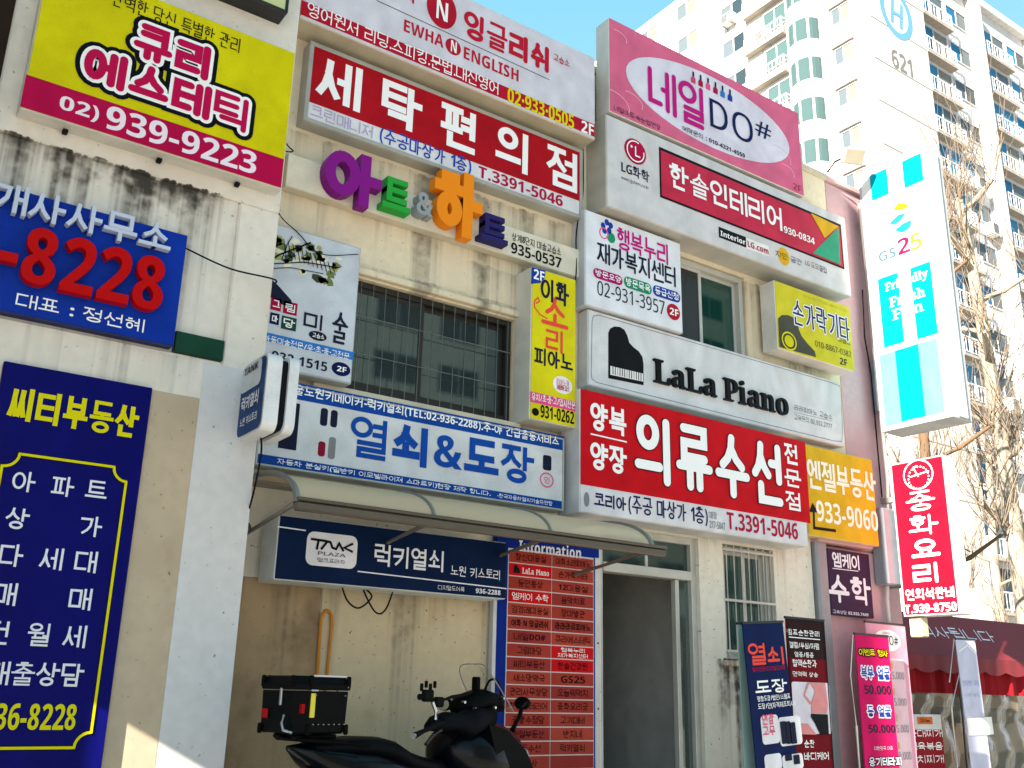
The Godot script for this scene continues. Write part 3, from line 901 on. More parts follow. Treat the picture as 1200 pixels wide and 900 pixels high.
func tower_block():
	var b := thing("apartment_tower", "tall white apartment block with balconies and blue panes behind the shops", "building")
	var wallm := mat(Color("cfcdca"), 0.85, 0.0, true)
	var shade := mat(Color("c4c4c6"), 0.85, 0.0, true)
	boxpart("end_wall", Vector3(43.2, 0, -62), Vector3(48.8, 48.9, -21.41), wallm, b, 0.03)
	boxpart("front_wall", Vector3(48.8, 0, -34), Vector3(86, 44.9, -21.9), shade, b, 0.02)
	boxpart("parapet", Vector3(48.81, 44.9, -22.3), Vector3(86, 45.5, -21.5), wallm, b, 0.05)
	var slab := mat(Color("a09890"), 0.85, 0.0, true)
	var rail := mat(Color("d6d6d4"), 0.5, 0.1)
	var fr := mat(Color("a8aaac"), 0.5)
	var blues := [mat(Color("1f5f86"), 0.08), mat(Color("2c7096"), 0.08), mat(Color("46525a"), 0.1), mat(Color("6b6a66"), 0.3), mat(Color("2a3840"), 0.08), mat(Color("525d64"), 0.15)]
	var rng := RandomNumberGenerator.new()
	rng.seed = 77
	for x in [54.6, 61.6, 68.6]: boxpart("pier", Vector3(x, 0, -22.0), Vector3(x + 0.75, 44.9, -21.25), wallm, b, 0.03)
	for k in 14:
		var y := 41.2 - 2.735 * k
		for c in 3:
			var x := 48.85 + c * 7.0
			flat_window(b, Vector3(x + 0.05, y + 0.12, -21.9), 3.0, 2.25, 0.0, blues[rng.randi() % 2], blues[rng.randi_range(1, 5)], fr)
			balcony(b, Vector3(x, y, -21.9), 3.15, 0.0, slab, rail)
			flat_window(b, Vector3(x + 3.3, y + 1.05, -21.9), 2.3, 1.3, 0.0, blues[rng.randi() % 3], blues[rng.randi_range(2, 5)], fr)
			if rng.randf() < 0.4: air_conditioner(b, Vector3(x + 5.0 - rng.randf() * 1.6, y + 0.2, -21.88), 0.0)
	# sunlit side
	var sidegl := mat(Color("41585a"), 0.08)
	var seam := mat(Color("7e7a74"), 0.9)
	for k in 16:
		var y := 40.38 + 2.73 * (3 - k)
		boxpart("floor_joint", Vector3(43.185, y - 0.03, -61), Vector3(43.22, y + 0.03, -21.42), seam, b, 0.0)
		boxpart("floor_joint", Vector3(43.3, y + 0.57, -21.45), Vector3(48.7, y + 0.63, -21.395), seam, b, 0.0)
		if y < 16.0 or y > 47.0: continue
		flat_window(b, Vector3(43.2, y + 1.2, -23.9), 1.3, 1.2, -PI / 2, blues[5], blues[3], fr)
		boxpart("hood", Vector3(43.0, y + 2.42, -24.0), Vector3(43.25, y + 2.5, -22.5), slab, b, 0.01)
		var bay := sub("bay_window", b)
		var body := stb()
		var gl := stb()
		for s in 12:
			var a0 := PI * s / 12.0
			var a1 := PI * (s + 1) / 12.0
			var p0 := Vector3(43.25 - sin(a0) * 0.95, 0, -25.85 - cos(a0) * 1.05)
			var p1 := Vector3(43.25 - sin(a1) * 0.95, 0, -25.85 - cos(a1) * 1.05)
			var u := Vector3.UP
			quad(body, p0 + u * (y - 0.05), p1 + u * (y - 0.05), p1 + u * (y + 0.95), p0 + u * (y + 0.95))
			quad(gl, p0 + u * (y + 0.95), p1 + u * (y + 0.95), p1 + u * (y + 2.45), p0 + u * (y + 2.45))
			quad(body, p0 + u * (y + 2.45), p1 + u * (y + 2.45), p1 + u * (y + 2.68), p0 + u * (y + 2.68))
			if s % 3 == 0: bx(body, p0 + u * (y + 0.95) - Vector3(0.06, 0, 0.05), p0 + u * (y + 2.45) + Vector3(0.05, 0, 0.05))
			tri(body, Vector3(43.25, y + 2.68, -25.85), p1 + u * (y + 2.68), p0 + u * (y + 2.68))
			tri(body, Vector3(43.25, y - 0.05, -25.85), p0 + u * (y - 0.05), p1 + u * (y - 0.05))
		obj("bay_wall", body, wallm, bay)
		obj("bay_glass", gl, mat(Color("3f5456"), 0.06), bay)
		flat_window(b, Vector3(43.2, y + 0.9, -28.9), 1.85, 1.55, -PI / 2, sidegl, sidegl, fr)
		balcony(b, Vector3(43.2, y + 0.1, -30.2), 3.1, -PI / 2, slab, rail)
		flat_window(b, Vector3(43.2, y + 1.0, -32.4), 2.0, 1.3, -PI / 2, blues[5], blues[4], fr)
		flat_window(b, Vector3(43.2, y + 1.0, -36.5), 2.0, 1.3, -PI / 2, blues[5], blues[3], fr)
		flat_window(b, Vector3(43.2, y + 1.0, -40.5), 2.0, 1.3, -PI / 2, blues[5], blues[3], fr)
		if k % 2 == 0: air_conditioner(b, Vector3(43.18, y + 0.5, -32.0), -PI / 2)
		else: air_conditioner(b, Vector3(43.18, y + 0.3, -29.2), -PI / 2)
	var mark := sub("painted_emblem", b)
	mark.position = Vector3(45.88, 39.62, -21.40)
	el(mark, "ring", 0.0, 0.0, 1.35, 1.55, "5b8fcc", 1, 0.42)
	ln(mark, "letter", [-0.5, -0.75, -0.25, 0.8], 0.26, "5b8fcc", 1)
	ln(mark, "letter", [0.35, -0.85, 0.6, 0.7], 0.26, "5b8fcc", 1)
	ln(mark, "letter", [-0.4, -0.1, 0.5, -0.05], 0.24, "5b8fcc", 2)
	var num := sub("painted_number", b)
	num.position = Vector3(44.9, 35.6, -21.40)
	tx(num, "621", [0.0, 0.0, 2.0, 1.25], "6f6d6a", 0.1)
func block_across():
	var b := thing("apartment_block", "grey apartment block across the street, mirrored in the upper shop window", "building")
	boxpart("wall", Vector3(4, 0, 34), Vector3(46, 26, 46), mat(Color("c9c4b8"), 0.85, 0.0, true), b, 0.03)
	var g := mat(Color("1d2830"), 0.1)
	var fr := mat(Color("8b8f92"), 0.5)
	for k in 9:
		for c in 11:
			flat_window(b, Vector3(8.0 + c * 3.6, 1.2 + k * 2.8, 34.0), 2.4, 1.5, PI, g, g, fr)

func left_signs():
	var n := sign_box("wall_sign", "yellow and crimson sign with outlined crimson letters and number 939-9223", Vector3(0.487, 4.211, 0.750), 1.584, 1.046, 0.13, "yellow", "d5d2cc", 0.008)
	rc(n, "red_band", [0.000,0.005,1.573,0.217], "crimson", 0)
	tx(n, "완벽한 당신 특별한 관리", [0.382,0.872,1.202,0.981], "ink", 0.09)
	tx(n, "큐리", [0.543,0.579,1.036,0.832], "crimson", 0.2, {"o": [[0.022, "white"], [0.05, "black"]], "r": true})
	tx(n, "에스테틱", [0.287,0.304,1.319,0.549], "crimson", 0.2, {"o": [[0.022, "white"], [0.05, "black"]], "r": true})
	tx(n, "02)", [0.193,0.050,0.416,0.160], "lilac", 0.1)
	tx(n, "939-9223", [0.451,0.038,1.394,0.197], "lilac", 0.1, {"b": true})

	for x in [0.25, 0.8, 1.3]: boxpart("clip", Vector3(x, -0.025, -0.12), Vector3(x + 0.03, 0.0, -0.08), mat("ink", 0.5), n)
	n = sign_box("wall_sign", "royal blue board with raised silver letters over big raised red digits 8228", Vector3(-0.438, 3.017, 0.688), 1.965, 0.725, 0.095, "1034a0", "0b2264", 0.004)
	lets(n, "중개사사무소", [0.667,0.551,1.870,0.729], "silver", .13, .05)
	lets(n, "36-8228", [0.551,0.169,1.863,0.505], "red", .2, .06)
	tx(n, "대표 : 정선혜", [1.090,0.041,1.781,0.122], "white", 0.11)

	n = sign_box("wall_sign", "strip of an old dark green board showing beside the royal blue board", Vector3(1.541, 3.003, 0.644), 0.304, 0.133, 0.05, "1c4436", "16352b", 0.004)
	n = sign_box("wall_sign", "tall navy panel with yellow framed list of white words, on the forward wall", Vector3(0.653, 0.017, 0.663), 0.794, 2.732, 0.035, "0b0d66", "0a0b4a", 0.003)
	tx(n, "씨티부동산", [0.058,2.415,0.739,2.598], "yellow", 0.16)
	notched(n, [0.079,0.753,0.716,2.235])
	tx(n, "아", [0.140,2.037,0.253,2.146], "pale", .11)
	tx(n, "파", [0.336,2.037,0.449,2.146], "pale", .11)
	tx(n, "트", [0.510,2.037,0.623,2.146], "pale", .11)
	tx(n, "상", [0.140,1.837,0.253,1.948], "pale", .11)
	tx(n, "가", [0.510,1.837,0.623,1.948], "pale", .11)
	tx(n, "다", [0.140,1.643,0.253,1.759], "pale", .11)
	tx(n, "세", [0.336,1.643,0.449,1.759], "pale", .11)
	tx(n, "대", [0.510,1.643,0.623,1.759], "pale", .11)
	tx(n, "매", [0.140,1.445,0.253,1.560], "pale", .11)
	tx(n, "매", [0.510,1.445,0.623,1.560], "pale", .11)
	tx(n, "전", [0.140,1.250,0.253,1.366], "pale", .11)
	tx(n, "월", [0.336,1.250,0.449,1.366], "pale", .11)
	tx(n, "세", [0.510,1.250,0.623,1.366], "pale", .11)
	tx(n, "대출상담", [0.169,1.054,0.639,1.169], "pale", .11)
	tx(n, "936-8228", [0.186,0.839,0.631,0.967], "yellow", .1, {"b": true})

	n = sign_box("wall_sign", "pale green sign with black underside, hung above the yellow and crimson sign", Vector3(1.125, 5.513, 0.775), 0.848, 0.9, 0.16, "c7cf9a", "15161a", 0.02)
func notched(n: Node3D, b: Array):   # the yellow line frame with scooped corners
	var r := 0.075
	for w in [[0.022, "ink", 0], [0.014, "yellow", 1]]:
		var p := PackedVector2Array()
		for q in [[b[2], b[3], PI, 1.5 * PI], [b[2], b[1], 0.5 * PI, PI], [b[0], b[1], 0.0, 0.5 * PI], [b[0], b[3], 1.5 * PI, TAU]]:
			for k in 7:
				var a: float = lerpf(q[2], q[3], k / 6.0)
				p.append(Vector2(q[0] + cos(a) * r, q[1] + sin(a) * r))
		p.append(p[0])
		var st := stb()
		stroke(st, p, w[0], 0.0025 + w[2] * 0.002)
		obj("line_frame", st, mat(w[1], 0.45), n)

func facade_signs():
	var n := sign_box("wall_sign", "pale grey english school sign with red band, red words and round N emblem", Vector3(2.253, 5.936, 0.250), 2.890, 0.874, 0.26, "d3d0de", "c4bba6", 0.006)
	rc(n, "red_band", [0.000,0.027,2.880,0.156], "signred", 0)
	tx(n, "영어원서 리딩.스피킹.문법.내신영어", [0.052,0.041,1.821,0.166], "white", 0.08)
	tx(n, "02·933·0505", [1.906,0.014,2.638,0.162], "yellow", 0.1, {"b": true})
	tx(n, "2F", [2.720,0.026,2.870,0.147], "white", 0.1, {"b": true})
	tx(n, "EWHA", [0.873,0.271,1.253,0.386], "signred", 0.1, {"b": true})
	tx(n, "ENGLISH", [1.450,0.256,2.020,0.377], "signred", 0.1, {"b": true})
	el(n, "emblem", 1.348, 0.324, 0.076, 0.077, "signred", 0)
	tx(n, "N", [1.320,0.270,1.379,0.380], "white", 0.1, {"lv": 1})
	tx(n, "잉글리쉬", [1.440,0.477,2.365,0.746], "signred", 0.17, {"r": true})
	tx(n, "교습소", [2.399,0.640,2.585,0.713], "signred", 0.09)
	el(n, "emblem", 1.220, 0.642, 0.146, 0.187, "signred", 0)
	tx(n, "N", [1.162,0.530,1.278,0.717], "white", 0.1, {"lv": 1})
	tx(n, "이화", [0.576,0.564,1.004,0.715], "signred", 0.17, {"r": true})
	ln(n, "rule", [0.622,0.444,2.354,0.418], 0.006, "ink", 0)

	n = sign_box("wall_sign", "red laundry sign in a weathered aluminium frame, five big white letters", Vector3(2.401, 5.169, 0.125), 2.692, 0.700, 0.135, "dcdce4", "a9a7a1", 0.035)
	rc(n, "red_panel", [0.032,0.171,2.683,0.664], "signred2", 0)
	tx(n, "세 탁 편 의 점", [0.085,0.234,2.659,0.626], "white", 0.15)
	tx(n, "크린매니저", [0.054,0.053,0.588,0.155], "faded", 0.11)
	tx(n, "(주공마상가 1층)", [0.639,0.049,1.499,0.185], "blue2", 0.1)
	tx(n, "T.3391-5046", [1.569,0.049,2.466,0.158], "crimson2", 0.1)

	n = sign_box("wall_sign", "cream strip carrying raised purple, green, orange and indigo letters", Vector3(2.325, 4.607, 0.100), 2.753, 0.271, 0.1, "ddd6c6", "cfc6b4", 0.004)
	lets(n, "아", [0.256,-0.031,0.762,0.405], "purple", .2, .1)
	lets(n, "트", [0.746,-0.008,1.003,0.297], "green", .2, .1)
	lets(n, "&", [1.033,0.063,1.191,0.256], "grey", .2, .1)
	lets(n, "하", [1.198,-0.019,1.686,0.561], "orange", .2, .1)
	lets(n, "트", [1.652,-0.004,1.933,0.267], "indigo", .2, .1)
	tx(n, "상계8단지 미술교습소", [2.022,0.147,2.548,0.220], "ink", 0.1)
	tx(n, "935-0537", [2.013,0.028,2.552,0.132], "ink", 0.1)

	n = sign_box("wall_sign", "pale art class board with ink painted branch and red, navy and green tiles", Vector3(2.025, 3.181, 0.175), 0.910, 1.070, 0.12, "c3cad6", "aeb3ba", 0.01)
	rc(n, "tile", [0.254,0.416,0.331,0.509], "crimson2", 0)
	tx(n, "그", [0.268,0.431,0.319,0.491], "white", 0.13, {"lv": 1})
	rc(n, "tile", [0.347,0.412,0.450,0.505], "crimson2", 0)
	tx(n, "림", [0.361,0.427,0.438,0.486], "white", 0.13, {"lv": 1})
	rc(n, "tile", [0.258,0.313,0.326,0.396], "navy2", 0)
	tx(n, "마", [0.272,0.328,0.315,0.378], "white", 0.13, {"lv": 1})
	rc(n, "tile", [0.343,0.296,0.454,0.393], "dgreen", 0)
	tx(n, "당", [0.357,0.310,0.442,0.375], "white", 0.13, {"lv": 1})
	tx(n, "미", [0.505,0.343,0.660,0.465], "ink2", 0.14, {"r": true})
	tx(n, "술", [0.722,0.279,0.849,0.523], "ink2", 0.13, {"r": true})
	el(n, "badge", 0.621, 0.302, 0.069, 0.035, "ink2", 0)
	tx(n, "교습소", [0.577,0.283,0.670,0.317], "white", 0.1, {"lv": 1})
	rc(n, "blue_band", [0.207,0.181,0.909,0.243], "blue3", 0)
	tx(n, "아동미술전문/유·초·중·고전문", [0.229,0.177,0.875,0.222], "white", 0.1, {"lv": 1})
	tx(n, "932-1515", [0.295,0.053,0.712,0.124], "ink2", 0.1)
	el(n, "badge", 0.819, 0.095, 0.073, 0.051, "navy2", 0)
	tx(n, "2F", [0.783,0.074,0.859,0.114], "white", 0.1, {"lv": 1, "b": true})

	ink_branch(n)
	n = sign_box("wall_sign", "narrow upright yellow piano sign with coral letters and number 931-0262", Vector3(4.467, 3.184, 0.237), 0.470, 1.319, 0.235, "d9cf1c", "d8d6cf", 0.008)
	pg(n, "badge", [-0.008,1.307,0.138,1.314,0.130,1.241,0.081,1.185,-0.011,1.155], "blue2", 0)
	tx(n, "2F", [0.009,1.206,0.123,1.296], "white", 0.1, {"lv": 1, "b": true})
	tx(n, "이화", [0.090,1.042,0.388,1.246], "ink2", 0.14)
	tx(n, "소", [0.100,0.798,0.385,1.097], "coral", 0.12, {"r": true})
	tx(n, "리", [0.149,0.608,0.343,0.809], "coral", 0.12, {"r": true})
	ln(n, "flourish", [0.160,0.886,0.083,0.907,0.030,0.955,0.029,1.013,0.065,1.049,0.081,1.021,0.050,0.997], 0.012, "coral", 0)
	tx(n, "피아노", [0.036,0.468,0.433,0.617], "ink2", 0.13)
	el(n, "bubble", 0.328, 0.342, 0.100, 0.075, "white", 0)
	tx(n, "피아노와", [0.260,0.329,0.396,0.387], "pinkt", 0.09, {"lv": 1})
	tx(n, "해봐요!", [0.267,0.289,0.391,0.334], "crimson2", 0.11, {"lv": 1})
	rc(n, "pink_band", [0.001,0.138,0.470,0.225], "pink3", 0)
	tx(n, "유치/초·중·고/입시전문", [0.012,0.155,0.457,0.218], "white", 0.11, {"lv": 1})
	tx(n, "931-0262", [0.104,0.027,0.448,0.134], "ink", 0.1, {"b": true})
	el(n, "badge", 0.056, 0.063, 0.036, 0.032, "ink", 0)

	n = sign_box("wall_sign", "white key cutting sign with blue bands and big blue letters above the canopy", Vector3(2.290, 2.502, 0.150), 2.592, 0.601, 0.14, "d6d8dd", "b5b6b4", 0.014)
	rc(n, "blue_band", [0.000,0.008,2.573,0.077], "blue", 0)
	rc(n, "blue_band", [-0.040,0.499,2.597,0.617], "blue", 0)
	tx(n, "서울노원키메이커-럭키열쇠(TEL:02-936-2288).주-야 긴급출동서비스", [0.150,0.529,2.533,0.603], "white", 0.12, {"lv": 1})
	tx(n, "자동차 분실키(일반키 이모빌라이져 스마트키)현장 제작 합니다.", [0.152,0.028,1.881,0.065], "white", 0.12, {"lv": 1})
	tx(n, "-한국자동차열쇠기술자연합", [1.941,0.027,2.475,0.060], "white", 0.1, {"lv": 1})
	tx(n, "열쇠&도장", [0.674,0.164,2.291,0.463], "blue", 0.21)
	rc(n, "door_lock_picture", [0.148,0.138,0.280,0.470], "ink2", 0)
	rc(n, "remote_picture", [0.437,0.345,0.492,0.473], "ink2", 0, 0.02)
	rc(n, "remote_picture", [0.515,0.347,0.567,0.472], "ink2", 0, 0.02)
	rc(n, "remote_picture", [0.439,0.126,0.493,0.232], "crimson3", 0, 0.02)
	rc(n, "remote_picture", [0.515,0.119,0.569,0.276], "grey2", 0, 0.02)
	rc(n, "remote_picture", [2.378,0.309,2.464,0.433], "ink2", 0, 0.02)
	el(n, "stamp_mark", 2.419, 0.230, 0.063, 0.056, "pinkt", 0, 0.012)
	tx(n, "인", [2.389,0.203,2.451,0.253], "pinkt", 0.12)

	n = sign_box("wall_sign", "dark navy sign box with white rounded logo plate hung under the canopy", Vector3(2.408, 1.743, 0.375), 1.777, 0.410, 0.28, "0c1f42", "cdd6dc", 0.006)
	rc(n, "logo_plate", [0.199,0.109,0.562,0.327], "pale", 0, 0.05)
	ln(n, "letter", [0.232,0.276,0.327,0.273], 0.016, "ink", 1)
	ln(n, "letter", [0.278,0.272,0.272,0.219], 0.016, "ink", 1)
	ln(n, "letter", [0.305,0.222,0.341,0.271,0.363,0.269,0.380,0.234,0.407,0.228,0.426,0.267,0.457,0.225], 0.016, "ink", 1)
	ln(n, "letter", [0.520,0.272,0.465,0.242,0.521,0.223], 0.016, "ink", 1)
	tx(n, "PLAZA", [0.280,0.179,0.479,0.202], "ink", 0.05, {"lv": 1})
	tx(n, "탱크프라자", [0.279,0.133,0.480,0.161], "ink", 0.09, {"lv": 1})
	tx(n, "럭키열쇠", [0.692,0.147,1.245,0.293], "pale", 0.11)
	tx(n, "노원 키스토리", [1.297,0.131,1.722,0.202], "pale", 0.09)
	tx(n, "디지털도어록", [1.199,0.026,1.417,0.058], "pale", 0.08)
	tx(n, "936-2288", [1.511,0.025,1.726,0.059], "pale", 0.1)
	ln(n, "rule", [-0.004,0.331,0.181,0.327], 0.008, "pale", 0)
	ln(n, "rule", [0.579,0.098,1.775,0.076], 0.008, "pale", 0)

	n = thing("directory_board", "blue tenant directory board with two columns of red name plates by the doorway", "board", Vector3(4.296, -0.108, 0.075))
	boxpart("backing", Vector3(0, 0.14, -0.06), Vector3(1.021, 2.381, 0.0), mat(Color("0d2a86"), 0.4, 0.0, true), n, 0.004)
	directory(n, 0.114, 0.528, 0.949, 2.264, 1.021, 2.381)

func ink_branch(n: Node3D):   # the ink painting: a dark stem with leafy dabs
	var rng := RandomNumberGenerator.new()
	rng.seed = 4
	for q in [[0.06, 0.62, 0.5, 0.99, 0.012], [0.2, 0.74, 0.74, 0.86, 0.008], [0.3, 0.8, 0.36, 1.0, 0.007], [0.12, 0.68, 0.62, 0.78, 0.006]]: ln(n, "branch_print", [q[0], q[1], (q[0] + q[2]) * 0.5, (q[1] + q[3]) * 0.5 + 0.03, q[2], q[3]], q[4], "ink", 1)
	pg(n, "branch_print", [0.0, 0.56, 0.26, 0.5, 0.43, 0.44, 0.40, 0.52, 0.3, 0.6, 0.12, 0.72, 0.0, 0.76], "ink2", 0)
	for k in 46:
		var c := Vector2(0.12 + rng.randf() * 0.62, 0.72 + rng.randf() * 0.26)
		var r := 0.014 + rng.randf() * 0.022
		var p := []
		for j in 7:
			var a := TAU * j / 7.0
			var rr := r * (0.5 + rng.randf() * 0.8)
			p.append_array([c.x + cos(a) * rr * 1.5, c.y + sin(a) * rr])
		pg(n, "leaf_print", p, ["6f7a4a", "9aa25e", "e4e2cf", "3c4433", "d9d6b8"][k % 5], 0)
	for k in 12: ln(n, "branch_print", [0.3 + k * 0.035, 0.96 - k * 0.008, 0.33 + k * 0.035, 0.84 - k * 0.004], 0.006, "ink", 1)
func directory(n: Node3D, x0: float, xm: float, x1: float, top: float, w: float, h: float):
	var left := ["참신미용실", "LaLa Piano", "동인통상", "엠케이 수학", "김경래미용실", "이화 N 잉글리쉬", "네일DO#", "그림마당", "씨티부동산", "새소망약국", "관리사무상담", "한솔인테리어", "꽃방수정담", "엔젤부동산", "마트수선", "럭키사", "", "", "", "", ""]
	var right := ["이화소리피아노", "손가락기타", "12미용실", "음악치료", "장미발관", "라라라르피아노", "큐리에스테틱", "행복누리", "한솔건강원", "GS25", "오늘뭐먹지", "중화요리궁", "고기대비", "반지네", "럭키열쇠", "", "", "", "", "", ""]
	var reds := [mat(Color("a03a30"), 0.45, 0.0, true), mat(Color("aa4436"), 0.45, 0.0, true), mat(Color("953631"), 0.45, 0.0, true), mat(Color("a23f35"), 0.45, 0.0, true)]
	var bright := mat(Color("c2141c"), 0.4, 0.0, true)
	var gap := mat(Color("cfc3c6"), 0.5)
	boxpart("white_board", Vector3(x0 - 0.008, 0.2, -0.002), Vector3(x1 + 0.008, top + 0.012, 0.003), gap, n, 0.001)
	var p := 0.1002
	for r in 20:
		var y := top - p * (r + 1)
		if y < 0.2: break
		for c in 2:
			var a := x0 if c == 0 else xm + 0.004
			var b := xm - 0.004 if c == 0 else x1
			var bright_plate := (c == 0 and (r == 1 or r == 3)) or (c == 1 and (r == 7 or r == 8))  # plates whose own red is brighter
			boxpart("name_plate", Vector3(a, y + 0.006, 0.002), Vector3(b, y + p - 0.003, 0.008), bright if bright_plate else reds[(r * 2 + c * 3 + r / 3) % 4], n, 0.001)
			var s: String = left[r] if c == 0 else right[r]
			if s == "": continue
			var cw := (b - a)
			var tw := minf(0.86, 0.145 * s.length()) * cw
			var m0 := (a + b) * 0.5 - tw * 0.5
			var white := (c == 0 and (r == 1 or r == 3)) or (c == 1 and r == 7)
			if c == 1 and r == 7:
				tx(n, s, [m0, y + 0.055, m0 + tw, y + 0.088], "white", 0.11, {"lv": 2})
				tx(n, "재가복지센터", [m0 - 0.03, y + 0.014, m0 + tw + 0.03, y + 0.047], "white", 0.11, {"lv": 2})
			elif r == 1 and c == 0:
				tx(n, s, [a + 0.12, y + 0.025, b - 0.03, y + 0.07], "white", 0.1, {"lv": 2, "f": "serif"})
				pg(n, "piano_shape", [a + 0.04, y + 0.025, a + 0.1, y + 0.025, a + 0.1, y + 0.05, a + 0.07, y + 0.085, a + 0.045, y + 0.085], "ink", 2)
			else: tx(n, s, [m0, y + 0.024, m0 + tw, y + 0.078], "white" if white else ("2e070b" if r != 5 else "1f0a0c"), 0.1 if r != 5 else 0.13, {"lv": 2})
	tx(n, "Information", [0.2, h - 0.13, w - 0.2, h - 0.03], "pale", 0.1, {"lv": 1})
	boxpart("edge_strip", Vector3(w - 0.05, 0.14, -0.05), Vector3(w, h - 0.1, 0.006), mat(Color("c9ccd2"), 0.4, 0.2, true), n, 0.003)
	boxpart("edge_strip", Vector3(-0.02, 0.14, -0.05), Vector3(0.012, h - 0.1, 0.006), mat(Color("c9ccd2"), 0.4, 0.2, true), n, 0.003)
	for y in [0.6, 1.1, 1.6]:
		for x in [w - 0.025]: el(n, "screw", x, y, 0.008, 0.008, "ink", 2)

func right_signs():
	var n := sign_box("wall_sign", "pink nail shop sign with white oval, standing on top of the interior shop sign", Vector3(5.286, 6.277, 0.288), 2.740, 1.032, 0.2, "d9698f", "d9d6d2", 0.006)
	el(n, "oval", 1.373, 0.515, 1.168, 0.419, "palelilac", 0)
	tx(n, "네일", [0.482,0.242,1.268,0.728], "magenta", 0.12, {"lv": 1, "r": true})
	tx(n, "DO", [1.313,0.335,1.959,0.666], "navy2", 0.07, {"lv": 1})
	tx(n, "#", [1.989,0.486,2.252,0.676], "navy2", 0.07, {"lv": 1})
	tx(n, "예약문의 : 010-4321-4559", [0.930,0.134,1.818,0.193], "ink2", 0.1, {"lv": 1})
	tx(n, "네일아트·속눈썹연장", [0.049,0.025,0.640,0.083], "ink2", 0.09)
	tx(n, "2F", [2.558,0.032,2.694,0.104], "crimson3", 0.08)
	pg(n, "bottle_print", [1.072,0.745,1.136,0.745,1.139,0.806,1.120,0.825,1.096,0.825,1.075,0.800], "rose", 1)
	pg(n, "bottle_print", [1.096,0.825,1.120,0.825,1.122,0.879,1.098,0.883], "ink2", 1)
	pg(n, "bottle_print", [1.176,0.748,1.241,0.747,1.244,0.809,1.225,0.828,1.200,0.828,1.179,0.802], "crimson2", 1)
	pg(n, "bottle_print", [1.200,0.828,1.225,0.828,1.227,0.883,1.203,0.886], "ink2", 1)
	pg(n, "bottle_print", [1.282,0.754,1.347,0.753,1.350,0.815,1.331,0.834,1.306,0.834,1.285,0.808], "pink3", 1)
	pg(n, "bottle_print", [1.306,0.834,1.331,0.834,1.334,0.889,1.309,0.893], "ink2", 1)
	pg(n, "bottle_print", [1.388,0.749,1.454,0.749,1.458,0.811,1.438,0.830,1.413,0.830,1.391,0.804], "crimson2", 1)
	pg(n, "bottle_print", [1.413,0.830,1.438,0.830,1.441,0.886,1.416,0.889], "ink2", 1)
	pg(n, "bottle_print", [1.491,0.746,1.558,0.746,1.562,0.808,1.542,0.828,1.517,0.828,1.495,0.802], "blue3", 1)
	pg(n, "bottle_print", [1.517,0.828,1.542,0.828,1.545,0.884,1.520,0.887], "ink2", 1)
	pg(n, "bottle_print", [1.600,0.745,1.668,0.745,1.672,0.808,1.652,0.827,1.626,0.827,1.603,0.801], "blue2", 1)
	pg(n, "bottle_print", [1.626,0.827,1.652,0.827,1.655,0.883,1.630,0.887], "ink2", 1)

	for q in [[0.02, 0.1, 0.22], [0.25, 0.2, 0.16], [2.35, 0.35, 0.2], [2.45, 0.2, 0.14], [0.1, 0.85, 0.12]]:
		var pts := []
		for k in 9:
			var a: float = -0.3 + k * 0.28
			pts.append_array([clampf(q[0] + cos(a) * q[2], 0.01, 2.68), clampf(q[1] + sin(a) * q[2] * 0.6, 0.01, 1.0)])
		ln(n, "curl_print", pts, 0.008, "e9a9bf", 0)
	n = sign_box("wall_sign", "long pale grey interior shop sign with rose panel, yellow and green triangles", Vector3(5.240, 5.284, 0.288), 3.467, 0.949, 0.295, "cfcdd2", "bcb8b0", 0.01)
	rc(n, "border", [0.656,0.298,3.375,0.836], "ink", 0)
	rc(n, "red_panel", [0.674,0.319,3.346,0.803], "rosered", 1)
	pg(n, "yellow_triangle", [2.860,0.815,3.321,0.796,3.066,0.580], "yellow2", 2)
	pg(n, "green_triangle", [3.320,0.785,3.300,0.330,2.845,0.342], "teal", 2)
	tx(n, "한솔인테리어", [0.778,0.452,2.396,0.714], "white", 0.13, {"lv": 2})
	tx(n, "930-0834", [2.395,0.448,2.887,0.527], "white", 0.1, {"lv": 2})
	el(n, "emblem", 0.353, 0.674, 0.136, 0.131, "crimson", 0)
	emblem_face(n)
	tx(n, "LG화학", [0.174,0.398,0.524,0.514], "ink2", 0.11)
	tx(n, "www.lgchem.co.kr", [0.173,0.319,0.513,0.364], "ink2", 0.09)
	rc(n, "black_label", [1.430,0.111,1.819,0.226], "ink", 0)
	tx(n, "Interior", [1.446,0.132,1.801,0.192], "white", 0.1, {"lv": 1, "b": true})
	rc(n, "label", [1.811,0.105,2.155,0.223], "white", 0)
	tx(n, "LG.com", [1.833,0.124,2.140,0.193], "crimson2", 0.1, {"lv": 1})
	el(n, "flower_print", 2.380, 0.172, 0.087, 0.099, "yellow2", 0)
	tx(n, "지인 공간", [2.247,0.141,2.662,0.206], "ink2", 0.09, {"lv": 1})
	tx(n, "LG 도모클럽", [2.712,0.165,3.065,0.232], "ink2", 0.07)

	n = sign_box("wall_sign", "square white care centre sign with magenta heading and number 02-931-3957", Vector3(5.071, 4.326, 0.188), 1.178, 0.920, 0.19, "dfe3ee", "c6cad2", 0.01)
	tx(n, "행복누리", [0.370,0.638,1.016,0.853], "magenta", 0.12, {"r": true})
	tx(n, "재가복지센터", [0.136,0.438,1.108,0.644], "ink2", 0.12, {"r": true})
	rc(n, "pill", [0.093,0.279,0.434,0.376], "magenta", 0, 0.05)
	rc(n, "pill", [0.450,0.280,0.787,0.391], "teal2", 0, 0.05)
	rc(n, "pill", [0.802,0.290,1.147,0.398], "blue2", 0, 0.05)
	tx(n, "방문요양", [0.116,0.299,0.414,0.359], "white", 0.11, {"lv": 1})
	tx(n, "방문목욕", [0.470,0.299,0.765,0.374], "white", 0.11, {"lv": 1})
